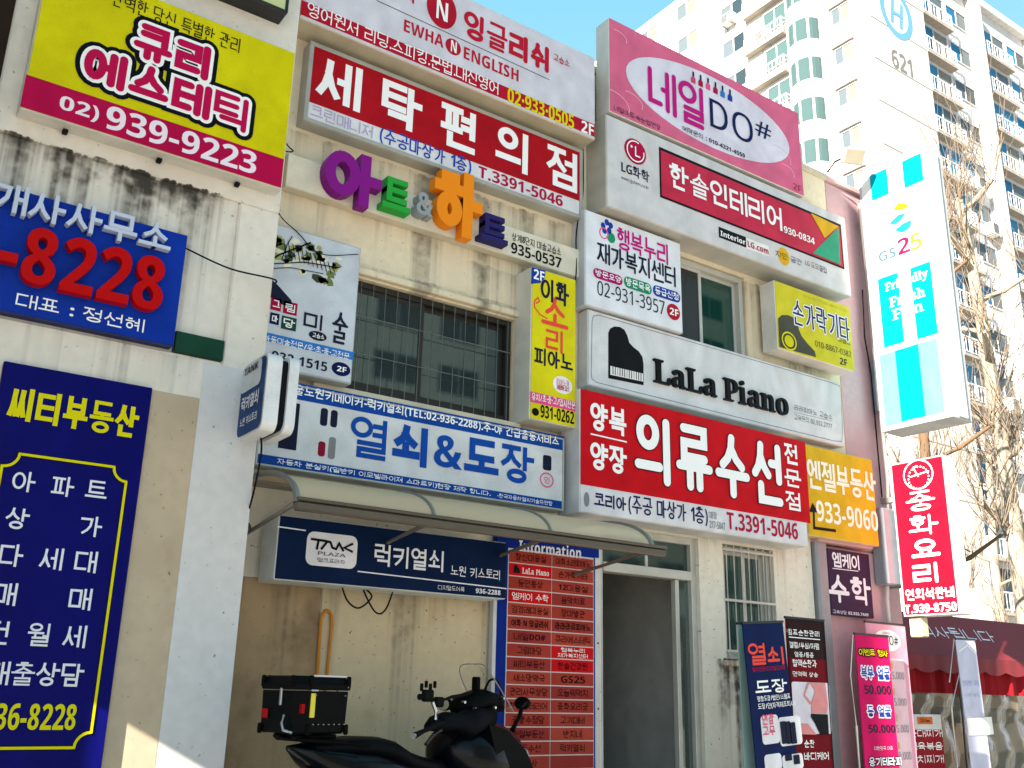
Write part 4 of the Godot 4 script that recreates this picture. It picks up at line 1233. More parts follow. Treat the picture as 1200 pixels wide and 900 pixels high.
	tx(n, "등급신청", [0.823,0.310,1.124,0.381], "white", 0.11, {"lv": 1})
	tx(n, "02-931-3957", [0.135,0.123,0.943,0.261], "ink2", 0.09)
	el(n, "badge", 1.055, 0.184, 0.084, 0.080, "signred", 0)
	tx(n, "2F", [1.000,0.148,1.115,0.218], "white", 0.1, {"lv": 1, "b": true})
	el(n, "petal_print", 0.254, 0.859, 0.027, 0.031, "blue2", 0)
	el(n, "petal_print", 0.210, 0.814, 0.027, 0.031, "blue2", 0)
	el(n, "petal_print", 0.226, 0.768, 0.027, 0.031, "blue2", 0)
	el(n, "petal_print", 0.281, 0.785, 0.027, 0.031, "blue2", 0)
	el(n, "petal_print", 0.299, 0.841, 0.027, 0.031, "blue2", 0)
	el(n, "leaf_print", 0.304, 0.720, 0.047, 0.051, "teal2", 0)
	el(n, "leaf_print", 0.217, 0.740, 0.047, 0.051, "pink3", 0, 0.012)

	n = sign_box("wall_sign", "yellow-green guitar class sign with dark guitar body and brushed letters", Vector3(7.496, 4.441, 0.250), 1.208, 0.738, 0.2, "cfc42a", "d9d8d4", 0.006)
	tx(n, "당신의 작은 음악교실", [0.433,0.664,1.161,0.690], "olive", 0.07)
	tx(n, "손가락기타", [0.249,0.318,1.173,0.595], "indigo", 0.11, {"r": true, "o": [[0.012, "white"]]})
	tx(n, "교습소", [0.964,0.281,1.166,0.339], "ink2", 0.08)
	tx(n, "010-8867-0382", [0.573,0.146,1.165,0.213], "ink2", 0.07)
	tx(n, "2F", [0.958,0.032,1.085,0.109], "ink2", 0.1)
	pg(n, "guitar_print", [0.021,0.319,0.081,0.370,0.178,0.394,0.273,0.385,0.326,0.342,0.333,0.275,0.371,0.209,0.461,0.143,0.563,0.088,0.578,0.026,0.017,0.014], "charcoal", 0)
	el(n, "guitar_print", 0.165, 0.108, 0.104, 0.091, "yellow", 1, 0.016)
	el(n, "guitar_print", 0.165, 0.108, 0.069, 0.062, "yellow", 1)

	n = sign_box("wall_sign", "long white piano school sign with black raised serif letters and grand piano", Vector3(5.138, 3.617, 0.150), 3.435, 0.698, 0.14, "d4d6dc", "c9c9cc", 0.008)
	pg(n, "piano_shape", [0.223,0.103,0.227,0.524,0.250,0.569,0.300,0.600,0.366,0.610,0.416,0.594,0.449,0.548,0.471,0.486,0.515,0.455,0.582,0.429,0.625,0.385,0.637,0.320,0.633,0.119], "ink", 0)
	pg(n, "keys_print", [0.244,0.219,0.625,0.226,0.623,0.151,0.243,0.138], "white", 1)
	ln(n, "key_gap", [0.270,0.225,0.270,0.151], 0.008, "ink", 2)
	ln(n, "key_gap", [0.297,0.225,0.296,0.152], 0.008, "ink", 2)
	ln(n, "key_gap", [0.324,0.220,0.323,0.152], 0.004, "ink", 2)
	ln(n, "key_gap", [0.351,0.226,0.350,0.153], 0.008, "ink", 2)
	ln(n, "key_gap", [0.378,0.227,0.377,0.153], 0.008, "ink", 2)
	ln(n, "key_gap", [0.405,0.227,0.404,0.153], 0.008, "ink", 2)
	ln(n, "key_gap", [0.432,0.223,0.431,0.154], 0.004, "ink", 2)
	ln(n, "key_gap", [0.459,0.228,0.458,0.154], 0.008, "ink", 2)
	ln(n, "key_gap", [0.487,0.229,0.485,0.155], 0.008, "ink", 2)
	ln(n, "key_gap", [0.514,0.224,0.513,0.155], 0.004, "ink", 2)
	ln(n, "key_gap", [0.542,0.230,0.540,0.155], 0.008, "ink", 2)
	ln(n, "key_gap", [0.570,0.231,0.568,0.156], 0.008, "ink", 2)
	ln(n, "key_gap", [0.597,0.231,0.596,0.156], 0.008, "ink", 2)
	lets(n, "LaLa Piano", [0.736,0.171,2.559,0.392], "black3", .2, .03, "serif")
	tx(n, "라라피아노 교습소", [2.662,0.257,3.258,0.316], "grey3", 0.08)
	ln(n, "rule", [2.660,0.233,3.250,0.247], 0.003, "grey3", 0)
	tx(n, "교육문의 02.932.2777", [2.652,0.155,3.237,0.214], "grey3", 0.07)
	ln(n, "border", [0.120,0.664,3.275,0.669,3.423,0.657,3.434,0.590,3.408,0.136,3.379,0.049,3.249,0.034,0.095,0.039,0.039,0.061,0.032,0.116,0.043,0.587,0.059,0.639,0.120,0.664], 0.005, "grey3", 0)

	n = sign_box("wall_sign", "big red clothes mending sign with rounded white letters, white strip T.3391-5046", Vector3(4.929, 2.480, 0.300), 2.769, 1.031, 0.26, "d6d6de", "cfd0d4", 0.008)
	rc(n, "red_panel", [0.005,0.226,2.816,1.027], "red2", 0)
	tx(n, "양복", [0.103,0.695,0.495,0.931], "white", 0.14, {"lv": 1})
	tx(n, "양장", [0.102,0.366,0.496,0.593], "white", 0.14, {"lv": 1})
	ln(n, "rule", [0.114,0.658,0.494,0.652], 0.012, "white", 1)
	tx(n, "의류수선", [0.583,0.333,2.468,0.931], "white", 0.15, {"lv": 1, "r": true, "o": [[0.01, "maroon"]]})
	tx(n, "전", [2.495,0.768,2.693,0.967], "white", 0.15, {"lv": 1})
	tx(n, "문", [2.475,0.548,2.711,0.716], "white", 0.15, {"lv": 1})
	tx(n, "점", [2.475,0.323,2.698,0.498], "white", 0.15, {"lv": 1})
	tx(n, "코리아", [0.146,0.064,0.486,0.177], "navy2", 0.14)
	tx(n, "(주공 마상가 1층)", [0.509,0.056,1.431,0.206], "navy2", 0.11)
	tx(n, "T.3391-5046", [1.667,0.047,2.621,0.205], "crimson2", 0.1)
	tx(n, "매장", [1.448,0.118,1.550,0.180], "grey2", 0.1)
	tx(n, "217-5047", [1.450,0.033,1.645,0.100], "grey2", 0.1)
	el(n, "badge", 0.069, 0.110, 0.029, 0.060, "grey2", 0)

	n = sign_box("wall_sign", "faded yellow sign with pale letters, number 933-9060 and black bent arrow", Vector3(7.899, 2.630, 0.150), 1.112, 0.918, 0.12, "d6ae22", "c9b98a", 0.008)
	tx(n, "엔젤부동산", [0.032,0.470,1.131,0.769], "cream2", 0.14)
	tx(n, "933-9060", [0.127,0.150,1.113,0.364], "cream2", 0.1, {"b": true})
	ln(n, "arrow", [0.095,0.251,0.085,0.078,0.402,0.085], 0.03, "ink", 0)
	pg(n, "arrow", [0.020,0.228,0.167,0.239,0.085,0.326], "ink", 0)

	n = sign_box("wall_sign", "dark purple maths class board on the pink wall under a cornice", Vector3(8.275, 1.901, 0.062), 0.669, 0.650, 0.05, "2e2442", "241c36", 0.004)
	tx(n, "엠케이", [0.064,0.470,0.501,0.618], "pale", 0.14)
	ln(n, "rule", [0.062,0.453,0.462,0.459], 0.008, "pale", 0)
	tx(n, "수학", [-0.028,0.120,0.644,0.397], "pale", 0.15, {"r": true})
	tx(n, "교육상담 02.935.7449", [0.016,0.013,0.571,0.048], "pale", 0.1)

func emblem_face(n: Node3D):
	var c := Vector2(0.353, 0.674)
	var p := []
	for k in 19:
		var a := 0.15 - k * 0.29
		p.append_array([c.x + cos(a) * 0.105, c.y + sin(a) * 0.105])
	ln(n, "emblem_ring", p, 0.013, "white", 1)
	ln(n, "emblem_ring", [c.x, c.y + 0.045, c.x, c.y - 0.045, c.x + 0.05, c.y - 0.045], 0.015, "white", 1)
	el(n, "emblem_dot", c.x - 0.05, c.y + 0.035, 0.014, 0.014, "white", 1)

func projecting_signs():
	# convenience store blade sign, facing along the street
	var n := sign_box("blade_sign", "tall white and cyan convenience store blade sign projecting from the pink wall", Vector3(9.250, 3.887, 0.133), 0.837, 3.129, 0.36, "e8eaea", "aab0b4", 0.02, -PI / 2)
	rc(n, "blue_block", [0.149,2.725,0.376,3.054], "cyan", 0, 0.02)
	rc(n, "blue_block", [0.572,2.708,0.812,3.049], "cyan", 0, 0.02)
	rc(n, "blue_block", [0.125,0.936,0.383,1.756], "cyan", 0, 0.015)
	rc(n, "blue_block", [0.534,0.920,0.780,1.748], "cyan", 0, 0.015)
	rc(n, "blue_block", [0.257,0.070,0.539,0.870], "cyan", 1)
	rc(n, "pale_block", [0.056,0.055,0.332,0.869], "palecyan", 0)
	rc(n, "pale_block", [0.460,0.065,0.760,0.875], "palecyan", 0)
	pg(n, "emblem", [0.397,2.504,0.470,2.570,0.553,2.535,0.611,2.480,0.524,2.463], "orange", 0)
	pg(n, "emblem", [0.338,2.368,0.455,2.427,0.562,2.416,0.490,2.350,0.400,2.322], "teal3", 0)
	pg(n, "emblem", [0.393,2.262,0.506,2.301,0.624,2.307,0.594,2.225,0.494,2.191], "teal3", 0)
	tx(n, "GS", [0.162,1.948,0.389,2.068], "greyc", 0.1, {"lv": 1})
	tx(n, "2", [0.403,1.945,0.563,2.135], "crimson2", 0.1)
	tx(n, "5", [0.563,1.938,0.714,2.128], "orange2", 0.1)
	tx(n, "Friendly", [0.210,1.548,0.741,1.678], "white", 0.1, {"lv": 1, "f": "serif"})
	tx(n, "Fresh", [0.246,1.373,0.683,1.493], "white", 0.1, {"lv": 1, "f": "serif"})
	tx(n, "Fun", [0.262,1.217,0.647,1.337], "white", 0.1, {"lv": 1, "f": "serif"})

	for k in 2: boxpart("bracket", Vector3(-0.16, 0.5 + k * 2.0, -0.24), Vector3(0.0, 0.6 + k * 2.0, -0.12), mat(Color("9a9a9a"), 0.5, 0.3), n)
	boxpart("side_strip", Vector3(0.837, 0.02, -0.26), Vector3(0.837 + 0.02, 3.129 - 0.02, -0.1), mat(Color("c7ccd0"), 0.4, 0.3), n)
	n = sign_box("blade_sign", "red blade sign with white clock ring and four thick white letters, above the awning", Vector3(9.250, 1.932, 0.200), 0.619, 1.586, 0.2, "d20f26", "c3c6c8", 0.015, -PI / 2)
	el(n, "clock_ring", 0.316, 1.429, 0.166, 0.151, "white", 0, 0.014)
	ln(n, "clock_hand", [0.315,1.411,0.266,1.510,0.307,1.521], 0.012, "white", 0)
	ln(n, "clock_hand", [0.225,1.417,0.436,1.445], 0.012, "white", 0)
	tx(n, "중", [0.145,1.050,0.479,1.255], "white", 0.17, {"r": true})
	tx(n, "화", [0.148,0.800,0.487,1.005], "white", 0.17, {"r": true})
	tx(n, "요", [0.151,0.555,0.476,0.760], "white", 0.17, {"r": true})
	tx(n, "리", [0.144,0.314,0.451,0.519], "white", 0.17, {"r": true})
	tx(n, "연회석완비", [0.039,0.158,0.589,0.268], "white", 0.13)
	tx(n, "T.939-8750", [0.015,0.031,0.589,0.116], "white", 0.1, {"b": true})

	for k in 2: boxpart("bracket", Vector3(-0.22, 0.3 + k * 0.9, -0.14), Vector3(0.0, 0.36 + k * 0.9, -0.08), mat(Color("9a9a9a"), 0.5, 0.3), n)
	for k in 20:
		var a := TAU * k / 20.0
		el(n, "clock_tick", 0.317 + cos(a) * 0.117, 1.395 + sin(a) * 0.117, 0.009, 0.009, "white", 0)
	boxpart("bottom_lamp", Vector3(0.02, -0.2, -0.16), Vector3(0.16, -0.005, -0.04), mat(Color("b9b29c"), 0.5, 0.0, true), n, 0.01)
	# rounded double blade sign on the forward wall
	n = thing("blade_sign", "small rounded double blade sign, navy face with white top, on the forward wall's corner", "sign", Vector3(1.938, 2.498, 0.753), -PI / 2)
	var w: float = 0.388
	var h: float = 0.444
	var st := stb()
	prism(st, rounded(-0.012, -0.012, w + 0.012, h + 0.012, 0.06), -0.095, -0.006)
	obj("front_shell", st, mat(Color("dfe2e8"), 0.3, 0.0, true), n)
	st = stb()
	prism(st, rounded(0.01, 0.01, w - 0.01, h - 0.01, 0.05), -0.14, -0.095)
	obj("core", st, mat("ink", 0.5), n)
	st = stb()
	prism(st, rounded(-0.012, -0.012, w + 0.012, h + 0.012, 0.06), -0.2, -0.14)
	obj("rear_shell", st, mat(Color("dfe2e8"), 0.3, 0.0, true), n)
	rc(n, "navy_face", [0.004, 0.004, w - 0.004, h - 0.004], "24467e", -1, 0.05)
	rc(n, "white_face", [0.006, h * 0.62, w * 0.84, h - 0.006], "ccd6e0", 0, 0.04)
	tx(n, "럭키열쇠", [0.062,0.153,0.341,0.238], "pale", 0.13, {"lv": 1})
	tx(n, "노원 키스토리", [0.069,0.057,0.338,0.107], "pale", 0.11, {"lv": 1})
	tx(n, "TANK", [0.051,0.380,0.273,0.425], "ink", 0.1, {"lv": 1})

	for y in [0.1, 0.34]: boxpart("bracket", Vector3(-0.14, y, -0.12), Vector3(0.0, y + 0.03, -0.09), mat("ink", 0.5, 0.3), n)

func canopy():
	var n := thing("canopy", "curved tan translucent sheet canopy with dark gutter bar over the shop front", "canopy", Vector3(2.26, 2.13, 0.0))
	var L := 2.8
	var sheet := StandardMaterial3D.new()
	sheet.transparency = BaseMaterial3D.TRANSPARENCY_ALPHA
	sheet.albedo_color = Color(0.78, 0.68, 0.55, 0.86)
	sheet.roughness = 0.35
	var arc := func(a: float) -> Vector2: return Vector2(0.12 + 0.87 * sin(a), 0.28 * cos(a))
	for s in 3:
		var st := stb()
		for k in 14:
			var a: Vector2 = arc.call(PI / 2 * k / 14.0)
			var b: Vector2 = arc.call(PI / 2 * (k + 1) / 14.0)
			var x0 := L * s / 3.0 + 0.012
			var x1 := L * (s + 1) / 3.0 - 0.012
			var na := Vector3(0, cos(PI / 2 * k / 14.0), sin(PI / 2 * k / 14.0) * 0.6).normalized()
			var nb := Vector3(0, cos(PI / 2 * (k + 1) / 14.0), sin(PI / 2 * (k + 1) / 14.0) * 0.6).normalized()
			for v in [[x0, b, nb], [x1, a, na], [x1, b, nb], [x0, b, nb], [x0, a, na], [x1, a, na]]:
				st.set_normal(v[2])
				st.set_uv(Vector2(v[0], v[1].x))
				st.add_vertex(Vector3(v[0], v[1].y, v[1].x))
		obj("sheet", st, sheet, n)
	var metal := mat(Color("8d8a84"), 0.4, 0.5, true)
	var dark := mat(Color("5f574e"), 0.45, 0.4, true)
	for s in 4:
		var pts := []
		for k in 13:
			var a: Vector2 = arc.call(PI / 2 * k / 12.0)
			pts.append(Vector3(L * s / 3.0, a.y, a.x))
		tubepart("rib", pts, 0.02 if s in [0, 3] else 0.014, metal, n)
		tubepart("arm", [Vector3(L * s / 3.0, -0.12, 0.02), Vector3(L * s / 3.0, -0.005, 0.97)], 0.018, metal, n)
	boxpart("gutter", Vector3(-0.01, -0.05, 0.965), Vector3(L + 0.12, 0.005, 1.02), dark, n, 0.01)
	boxpart("gutter_lip", Vector3(-0.01, 0.008, 0.985), Vector3(L + 0.12, 0.028, 1.03), dark, n, 0.006)
	boxpart("rear_rail", Vector3(0, 0.255, 0.0), Vector3(L, 0.295, 0.13), metal, n, 0.006)

func banner(called: String, label: String, at: Vector3, w: float, h: float, face, lean := 0.0) -> Node3D:
	var n := thing(called, label, "banner", at)
	n.rotation_degrees.z = lean
	boxpart("cloth", Vector3(0, 0.06, -0.012), Vector3(w, h, 0.0), mat(face, 0.7, 0.0, true), n, 0.002)
	boxpart("top_bar", Vector3(-0.006, h - 0.012, -0.02), Vector3(w + 0.006, h + 0.008, 0.006), mat("ink", 0.4, 0.3), n, 0.003)
	tubepart("pole", [Vector3(w * 0.5, 0.0, -0.03), Vector3(w * 0.5, h, -0.03)], 0.012, mat(Color("b5b5b2"), 0.3, 0.6), n)
	boxpart("foot", Vector3(0, 0.0, -0.2), Vector3(w, 0.05, 0.15), mat(Color("3a3a3c"), 0.6), n, 0.01)
	return n
func banners():
	var n := banner("standing_banner", "plain pale teal back of a standing banner behind the navy key banner", Vector3(6.224, 0.030, 0.725), 0.401, 1.646, "8fb0ae")
	n = banner("standing_banner", "leaning navy key and stamp banner with coral brush letters and product pictures", Vector3(6.274, -0.026, 0.850), 0.481, 1.700, "14224f", 4.56)
	tx(n, "열", [0.029,1.370,0.245,1.538], "coral", 0.16, {"r": true})
	tx(n, "쇠", [0.247,1.360,0.460,1.504], "coral", 0.16, {"r": true})
	tx(n, "열쇠전문/디지털도어락", [0.057,1.320,0.447,1.355], "crimson2", 0.1)
	tx(n, "도장", [0.070,1.149,0.446,1.251], "white", 0.15, {"f": "serif"})
	tx(n, "명함도장/법인/스탬프", [0.080,1.095,0.469,1.135], "white", 0.1)
	tx(n, "도장/인(자격제조회사)", [0.080,1.037,0.521,1.079], "white", 0.1)
	rc(n, "picture", [0.094,0.775,0.297,0.987], "pale", 0, 0.03)
	rc(n, "picture", [0.297,0.744,0.561,0.961], "pale", 0, 0.03)
	rc(n, "picture", [0.093,0.583,0.290,0.701], "pale", 0, 0.03)
	rc(n, "picture", [0.297,0.562,0.542,0.678], "pale", 0, 0.03)
	tx(n, "인감", [0.107,0.918,0.245,0.997], "rose", 0.12, {"lv": 1})
	tx(n, "고무", [0.104,0.837,0.246,0.907], "rose", 0.12, {"lv": 1})
	rc(n, "lock_print", [0.311,0.762,0.375,0.930], "ink2", 1, 0.008)
	rc(n, "lock_print", [0.370,0.757,0.430,0.926], "ink2", 1, 0.008)
	rc(n, "lock_print", [0.421,0.753,0.490,0.915], "ink2", 1, 0.008)
	rc(n, "lock_print", [0.329,0.634,0.409,0.684], "ink2", 1, 0.008)
	rc(n, "lock_print", [0.425,0.600,0.499,0.669], "ink2", 1, 0.008)

	n = banner("standing_banner", "dark red massage banner with white words and a picture of a back", Vector3(7.014, 0.030, 0.550), 0.511, 1.750, "6d1420")
	rc(n, "dark_head", [0.01, 1.750 - 0.34, 0.511 - 0.01, 1.750 - 0.015], "2a1518", 0)
	var h: float = 1.750
	ln(n, "border", [0.012, 0.1, 0.012, h - 0.02, 0.511 - 0.012, h - 0.02, 0.511 - 0.012, 0.1], 0.014, "ink", 1)
	tx(n, "림프순환관리", [0.002,1.601,0.436,1.650], "white", 0.13, {"r": true})
	ln(n, "rule", [0.018,1.582,0.434,1.579], 0.008, "white", 0)
	tx(n, "결림/쑤심/저림", [0.025,1.492,0.418,1.543], "white", 0.11)
	tx(n, "염증/통증", [0.084,1.419,0.336,1.462], "white", 0.11)
	tx(n, "혈액순환과", [0.050,1.338,0.368,1.399], "white", 0.11)
	tx(n, "면역력 상승", [0.047,1.257,0.376,1.298], "white", 0.11)
	tx(n, "순환", [0.139,0.682,0.273,0.743], "white", 0.13)
	tx(n, "바디케어", [0.129,0.581,0.453,0.645], "white", 0.13)
	rc(n, "picture", [0.015,0.791,0.510,1.213], "palelilac", 1, 0.03)
	pg(n, "picture_print", [0.245,1.212,0.458,1.211,0.473,1.029,0.454,0.959,0.250,0.957,0.254,1.040,0.314,1.140], "skin", 2)
	pg(n, "picture_print", [0.220,1.208,0.253,1.209,0.181,1.109,0.263,1.041,0.235,1.029,0.158,1.098], "skin", 2)
	pg(n, "picture_print", [0.245,0.954,0.464,0.950,0.462,0.784,0.344,0.785,0.286,0.874,0.236,0.929], "ink", 2)
	pg(n, "picture_print", [0.099,0.873,0.197,0.873,0.299,0.785,0.101,0.789], "skin", 2)

	n = banner("standing_banner", "hot pink event banner with yellow heading and outlined prices 50.000", Vector3(8.273, 0.030, 0.312), 0.517, 1.684, "c2185f")
	tx(n, "이벤트 행사", [0.031,1.484,0.479,1.546], "yellow", 0.14, {"o": [[0.012, "maroon"]]})
	tx(n, "복부+얼굴", [0.043,1.269,0.480,1.386], "blue2", 0.13, {"o": [[0.012, "white"]]})
	tx(n, "50.000", [0.071,1.133,0.481,1.214], "ink2", 0.1, {"o2": true, "b": true})
	tx(n, "등+얼굴", [0.092,0.930,0.451,1.027], "blue2", 0.13, {"o": [[0.012, "white"]]})
	tx(n, "50.000", [0.087,0.787,0.497,0.860], "ink2", 0.1, {"b": true})
	tx(n, "대한민국 대표", [0.151,0.636,0.433,0.668], "pale", 0.09)
	tx(n, "옹기테라피", [0.053,0.496,0.554,0.574], "pale", 0.14, {"o": [[0.008, "ink"]]})

	tubepart("side_pole", [Vector3(-0.03, 0.0, -0.04), Vector3(-0.03, 0.85, -0.04)], 0.014, mat(Color("c9c9c6"), 0.3, 0.6), n)
	tubepart("side_pole", [Vector3(-0.03, 0.85, -0.04), Vector3(-0.06, 1.3, -0.04), Vector3(0.0, 1.684, -0.02)], 0.006, mat(Color("c9c9c6"), 0.3, 0.6), n)
	n = banner("standing_banner", "pale pink nail price banner with white oval, behind the hot pink banner", Vector3(8.651, 0.030, 0.163), 0.651, 1.824, "dd9fb6")
	nail_banner(n)

	n = thing("menu_board", "dark red food menu board with white words under a pale header", "board", Vector3(10.701, 0.030, -0.775))
	boxpart("panel", Vector3(0, 0.0, -0.03), Vector3(0.525, 0.943 - 0.17, 0.0), mat(Color("8c1420"), 0.5, 0.0, true), n)
	boxpart("header", Vector3(0, 0.943 - 0.168, -0.03), Vector3(0.525, 0.943, 0.0), mat(Color("d0cfd2"), 0.5, 0.0, true), n)
	tx(n, "순대찌개", [-0.137,0.694,0.517,0.777], "white", 0.11)
	tx(n, "제육볶음", [-0.159,0.554,0.500,0.639], "white", 0.11)
	tx(n, "김치찌개", [-0.182,0.412,0.492,0.502], "white", 0.11)
	rc(n, "label", [0.052,0.834,0.350,0.915], "orange2", 0)
	tx(n, "메뉴", [0.107,0.850,0.298,0.899], "ink", 0.12, {"lv": 1})

	n = banner("standing_banner", "pale lavender leaning banner with faint print before the food tent", Vector3(11.472, 0.044, -0.600), 0.410, 1.800, "c3c6e0", 1.67)
	tx(n, "안경원 교정", [0.032,1.261,0.381,1.319], "lilac2", 0.1)
	tx(n, "시력 상담", [0.045,1.131,0.364,1.175], "lilac2", 0.08)
	rc(n, "note_paper", [0.012,0.700,0.544,0.897], "white", 1)
	ln(n, "border", [0.042,1.655,0.226,1.726,0.374,1.635], 0.012, "white", 0)

	var steel := mat(Color("c9c9c6"), 0.3, 0.6)
	tubepart("stay", [Vector3(0.0, 1.800, -0.02), Vector3(-0.16, 1.800 - 0.5, -0.05)], 0.008, steel, n)
	tubepart("stay", [Vector3(0.02, 1.800 - 0.4, -0.02), Vector3(-0.18, 1.800 - 0.78, -0.05)], 0.008, steel, n)
	tubepart("stay", [Vector3(-0.18, 1.800 - 0.78, -0.05), Vector3(-0.22, 0.0, -0.05)], 0.012, steel, n)
func nail_banner(n: Node3D):
	var h: float = 1.824
	el(n, "oval", 0.33, h - 0.17, 0.22, 0.105, "white", 0)
	tx(n, "DO#", [0.28, h - 0.21, 0.5, h - 0.12], "ink2", 0.07, {"lv": 1})
	tx(n, "네일아트", [0.25, h - 0.11, 0.38, h - 0.085], "ink2", 0.08, {"lv": 1})
	rc(n, "pale_field", [0.05, 0.1, 0.57, h - 0.34], "e9c3d2", 0)
	for k in 5:
		var y := h - 0.52 - k * 0.25
		tx(n, "네일", [0.3, y + 0.08, 0.38, y + 0.14], "yellow2", 0.11, {"lv": 1})
		tx(n, ["25.000", "35.000", "45.000", "50.000", "30.000"][k], [0.3, y - 0.02, 0.55, y + 0.05], "grey2", 0.07, {"lv": 1})

func food_tent():
	var n := thing("food_tent", "dark red awning food tent with clear vinyl curtain beside the pink building", "tent")
	var red := StandardMaterial3D.new()
	red.albedo_color = Color("6e1722")
	red.roughness = 0.75
	var st := stb()
	quad(st, Vector3(9.62, 1.66, -1.0), Vector3(19, 1.66, -1.0), Vector3(19, 2.21, -1.35), Vector3(9.62, 2.21, -1.35))
	quad(st, Vector3(9.62, 2.21, -1.35), Vector3(19, 2.21, -1.35), Vector3(19, 2.3, -4.0), Vector3(9.62, 2.3, -4.0))
	obj("awning", st, red, n)
	st = stb()
	var k := 0
	while k * 0.5 < 9.2:
		var x := 9.64 + k * 0.5
		for j in 8:
			var a := x + j * 0.0625
			var d0 := 0.16 + 0.045 * sin(PI * j / 8.0)
			var d1 := 0.16 + 0.045 * sin(PI * (j + 1) / 8.0)
			var z0 := -0.997 + 0.008 * sin(a * 21.0)
			var z1 := -0.997 + 0.008 * sin((a + 0.0625) * 21.0)
			quad(st, Vector3(a, 1.66 - d0, z0), Vector3(a + 0.0625, 1.66 - d1, z1), Vector3(a + 0.0625, 1.665, -0.997), Vector3(a, 1.665, -0.997))
		k += 1
	obj("valance", st, red, n)
	st = stb()
	for j in 300:
		var a := 9.64 + j * 0.03
		var z0 := -1.1 + 0.03 * sin(a * 17.0) + 0.012 * sin(a * 41.0)
		var z1 := -1.1 + 0.03 * sin((a + 0.03) * 17.0) + 0.012 * sin((a + 0.03) * 41.0)
		quad(st, Vector3(a, 1.22, z0), Vector3(a + 0.03, 1.22, z1), Vector3(a + 0.03, 1.65, z1), Vector3(a, 1.65, z0))
	obj("red_curtain", st, mat(Color("861922"), 0.7), n)
	st = stb()
	for j in 300:
		for r in 12:
			var a := 9.64 + j * 0.03
			var y0 := 0.02 + r * 0.1
			var f := func(x: float, y: float) -> float: return -1.13 + 0.025 * sin(x * 15.0 + sin(y * 9.0) * 1.6) + 0.018 * sin(y * 31.0 + x * 7.0)
			var p := [Vector3(a, y0, f.call(a, y0)), Vector3(a + 0.03, y0, f.call(a + 0.03, y0)), Vector3(a + 0.03, y0 + 0.1, f.call(a + 0.03, y0 + 0.1)), Vector3(a, y0 + 0.1, f.call(a, y0 + 0.1))]
			for v in [p[0], p[2], p[1], p[0], p[3], p[2]]: st.add_vertex(v)
	st.generate_normals()
	obj("vinyl_curtain", st, glass(Color(0.62, 0.56, 0.48, 0.35), 0.08, 1.0), n)
	var dark := mat(Color("a3937e"), 0.9, 0.0, true)
	boxpart("rear_wall", Vector3(9.62, 0, -4.1), Vector3(19, 2.28, -4.0), dark, n)
	boxpart("stacked_goods", Vector3(11.6, 0.0, -2.6), Vector3(13.4, 0.85, -1.8), mat(Color("8e5f34"), 0.8, 0.0, true), n, 0.03)
	boxpart("stacked_goods", Vector3(13.6, 0.0, -2.6), Vector3(15.8, 1.05, -1.8), mat(Color("4a5550"), 0.8, 0.0, true), n, 0.03)
	for x in [9.66, 12.1, 14.6, 17.0]: tubepart("post", [Vector3(x, 0, -1.05), Vector3(x, 1.66, -1.03)], 0.02, mat(Color("6b6b6b"), 0.4, 0.4), n)
	var s := sub("print", n)
	s.position = Vector3(9.620, 1.660, -1.000)
	s.rotation.x = -atan2(0.35, 0.55)
	awning_print(s)
func awning_print(n: Node3D):
	tx(n, "식사됩니다", [1.968,0.283,3.656,0.457], "pale", 0.1)

	pass

func sec(s: float, yc: float, hw: float, hh: float, power := 2.6) -> Array:
	var out := []
	for k in 20:
		var a := TAU * k / 20.0
		var c := cos(a)
		var d := sin(a)
		out.append(Vector3(s, yc + hh * signf(d) * pow(absf(d), 2.0 / power), -hw * signf(c) * pow(absf(c), 2.0 / power)))
	return out
func skin(called: String, rows: Array, m: Material, parent: Node, power := 2.6) -> MeshInstance3D:
	var st := stb()
	var secs := []
	for r in rows: secs.append(sec(r[0], r[1], r[2], r[3], power))
	loft(st, secs)
	st.index()
	return smooth(called, st, m, parent)
func wheel(parent: Node3D, s: float, r: float):
	var w := sub("wheel", parent)
	w.position = Vector3(s, r, 0)
	for q in [["tyre", r - 0.05, 0.055, Color("141415"), 0.8, 0.0], ["rim", r - 0.115, 0.022, Color("3a3b3d"), 0.35, 0.7]]:
		var pts := []
		for k in 33: pts.append(Vector3(cos(TAU * k / 32.0), sin(TAU * k / 32.0), 0) * q[1])
		tubepart(q[0], pts, q[2], mat(q[3], q[4], q[5]), w, -1.0, 10)
	var st := stb()
	for k in 5:
		var a := TAU * k / 5.0
		tube(st, [Vector3.ZERO, Vector3(cos(a), sin(a), 0) * (r - 0.11)], 0.02, 0.016, 6)
	obj("spokes", st, mat(Color("3a3b3d"), 0.35, 0.7), w)
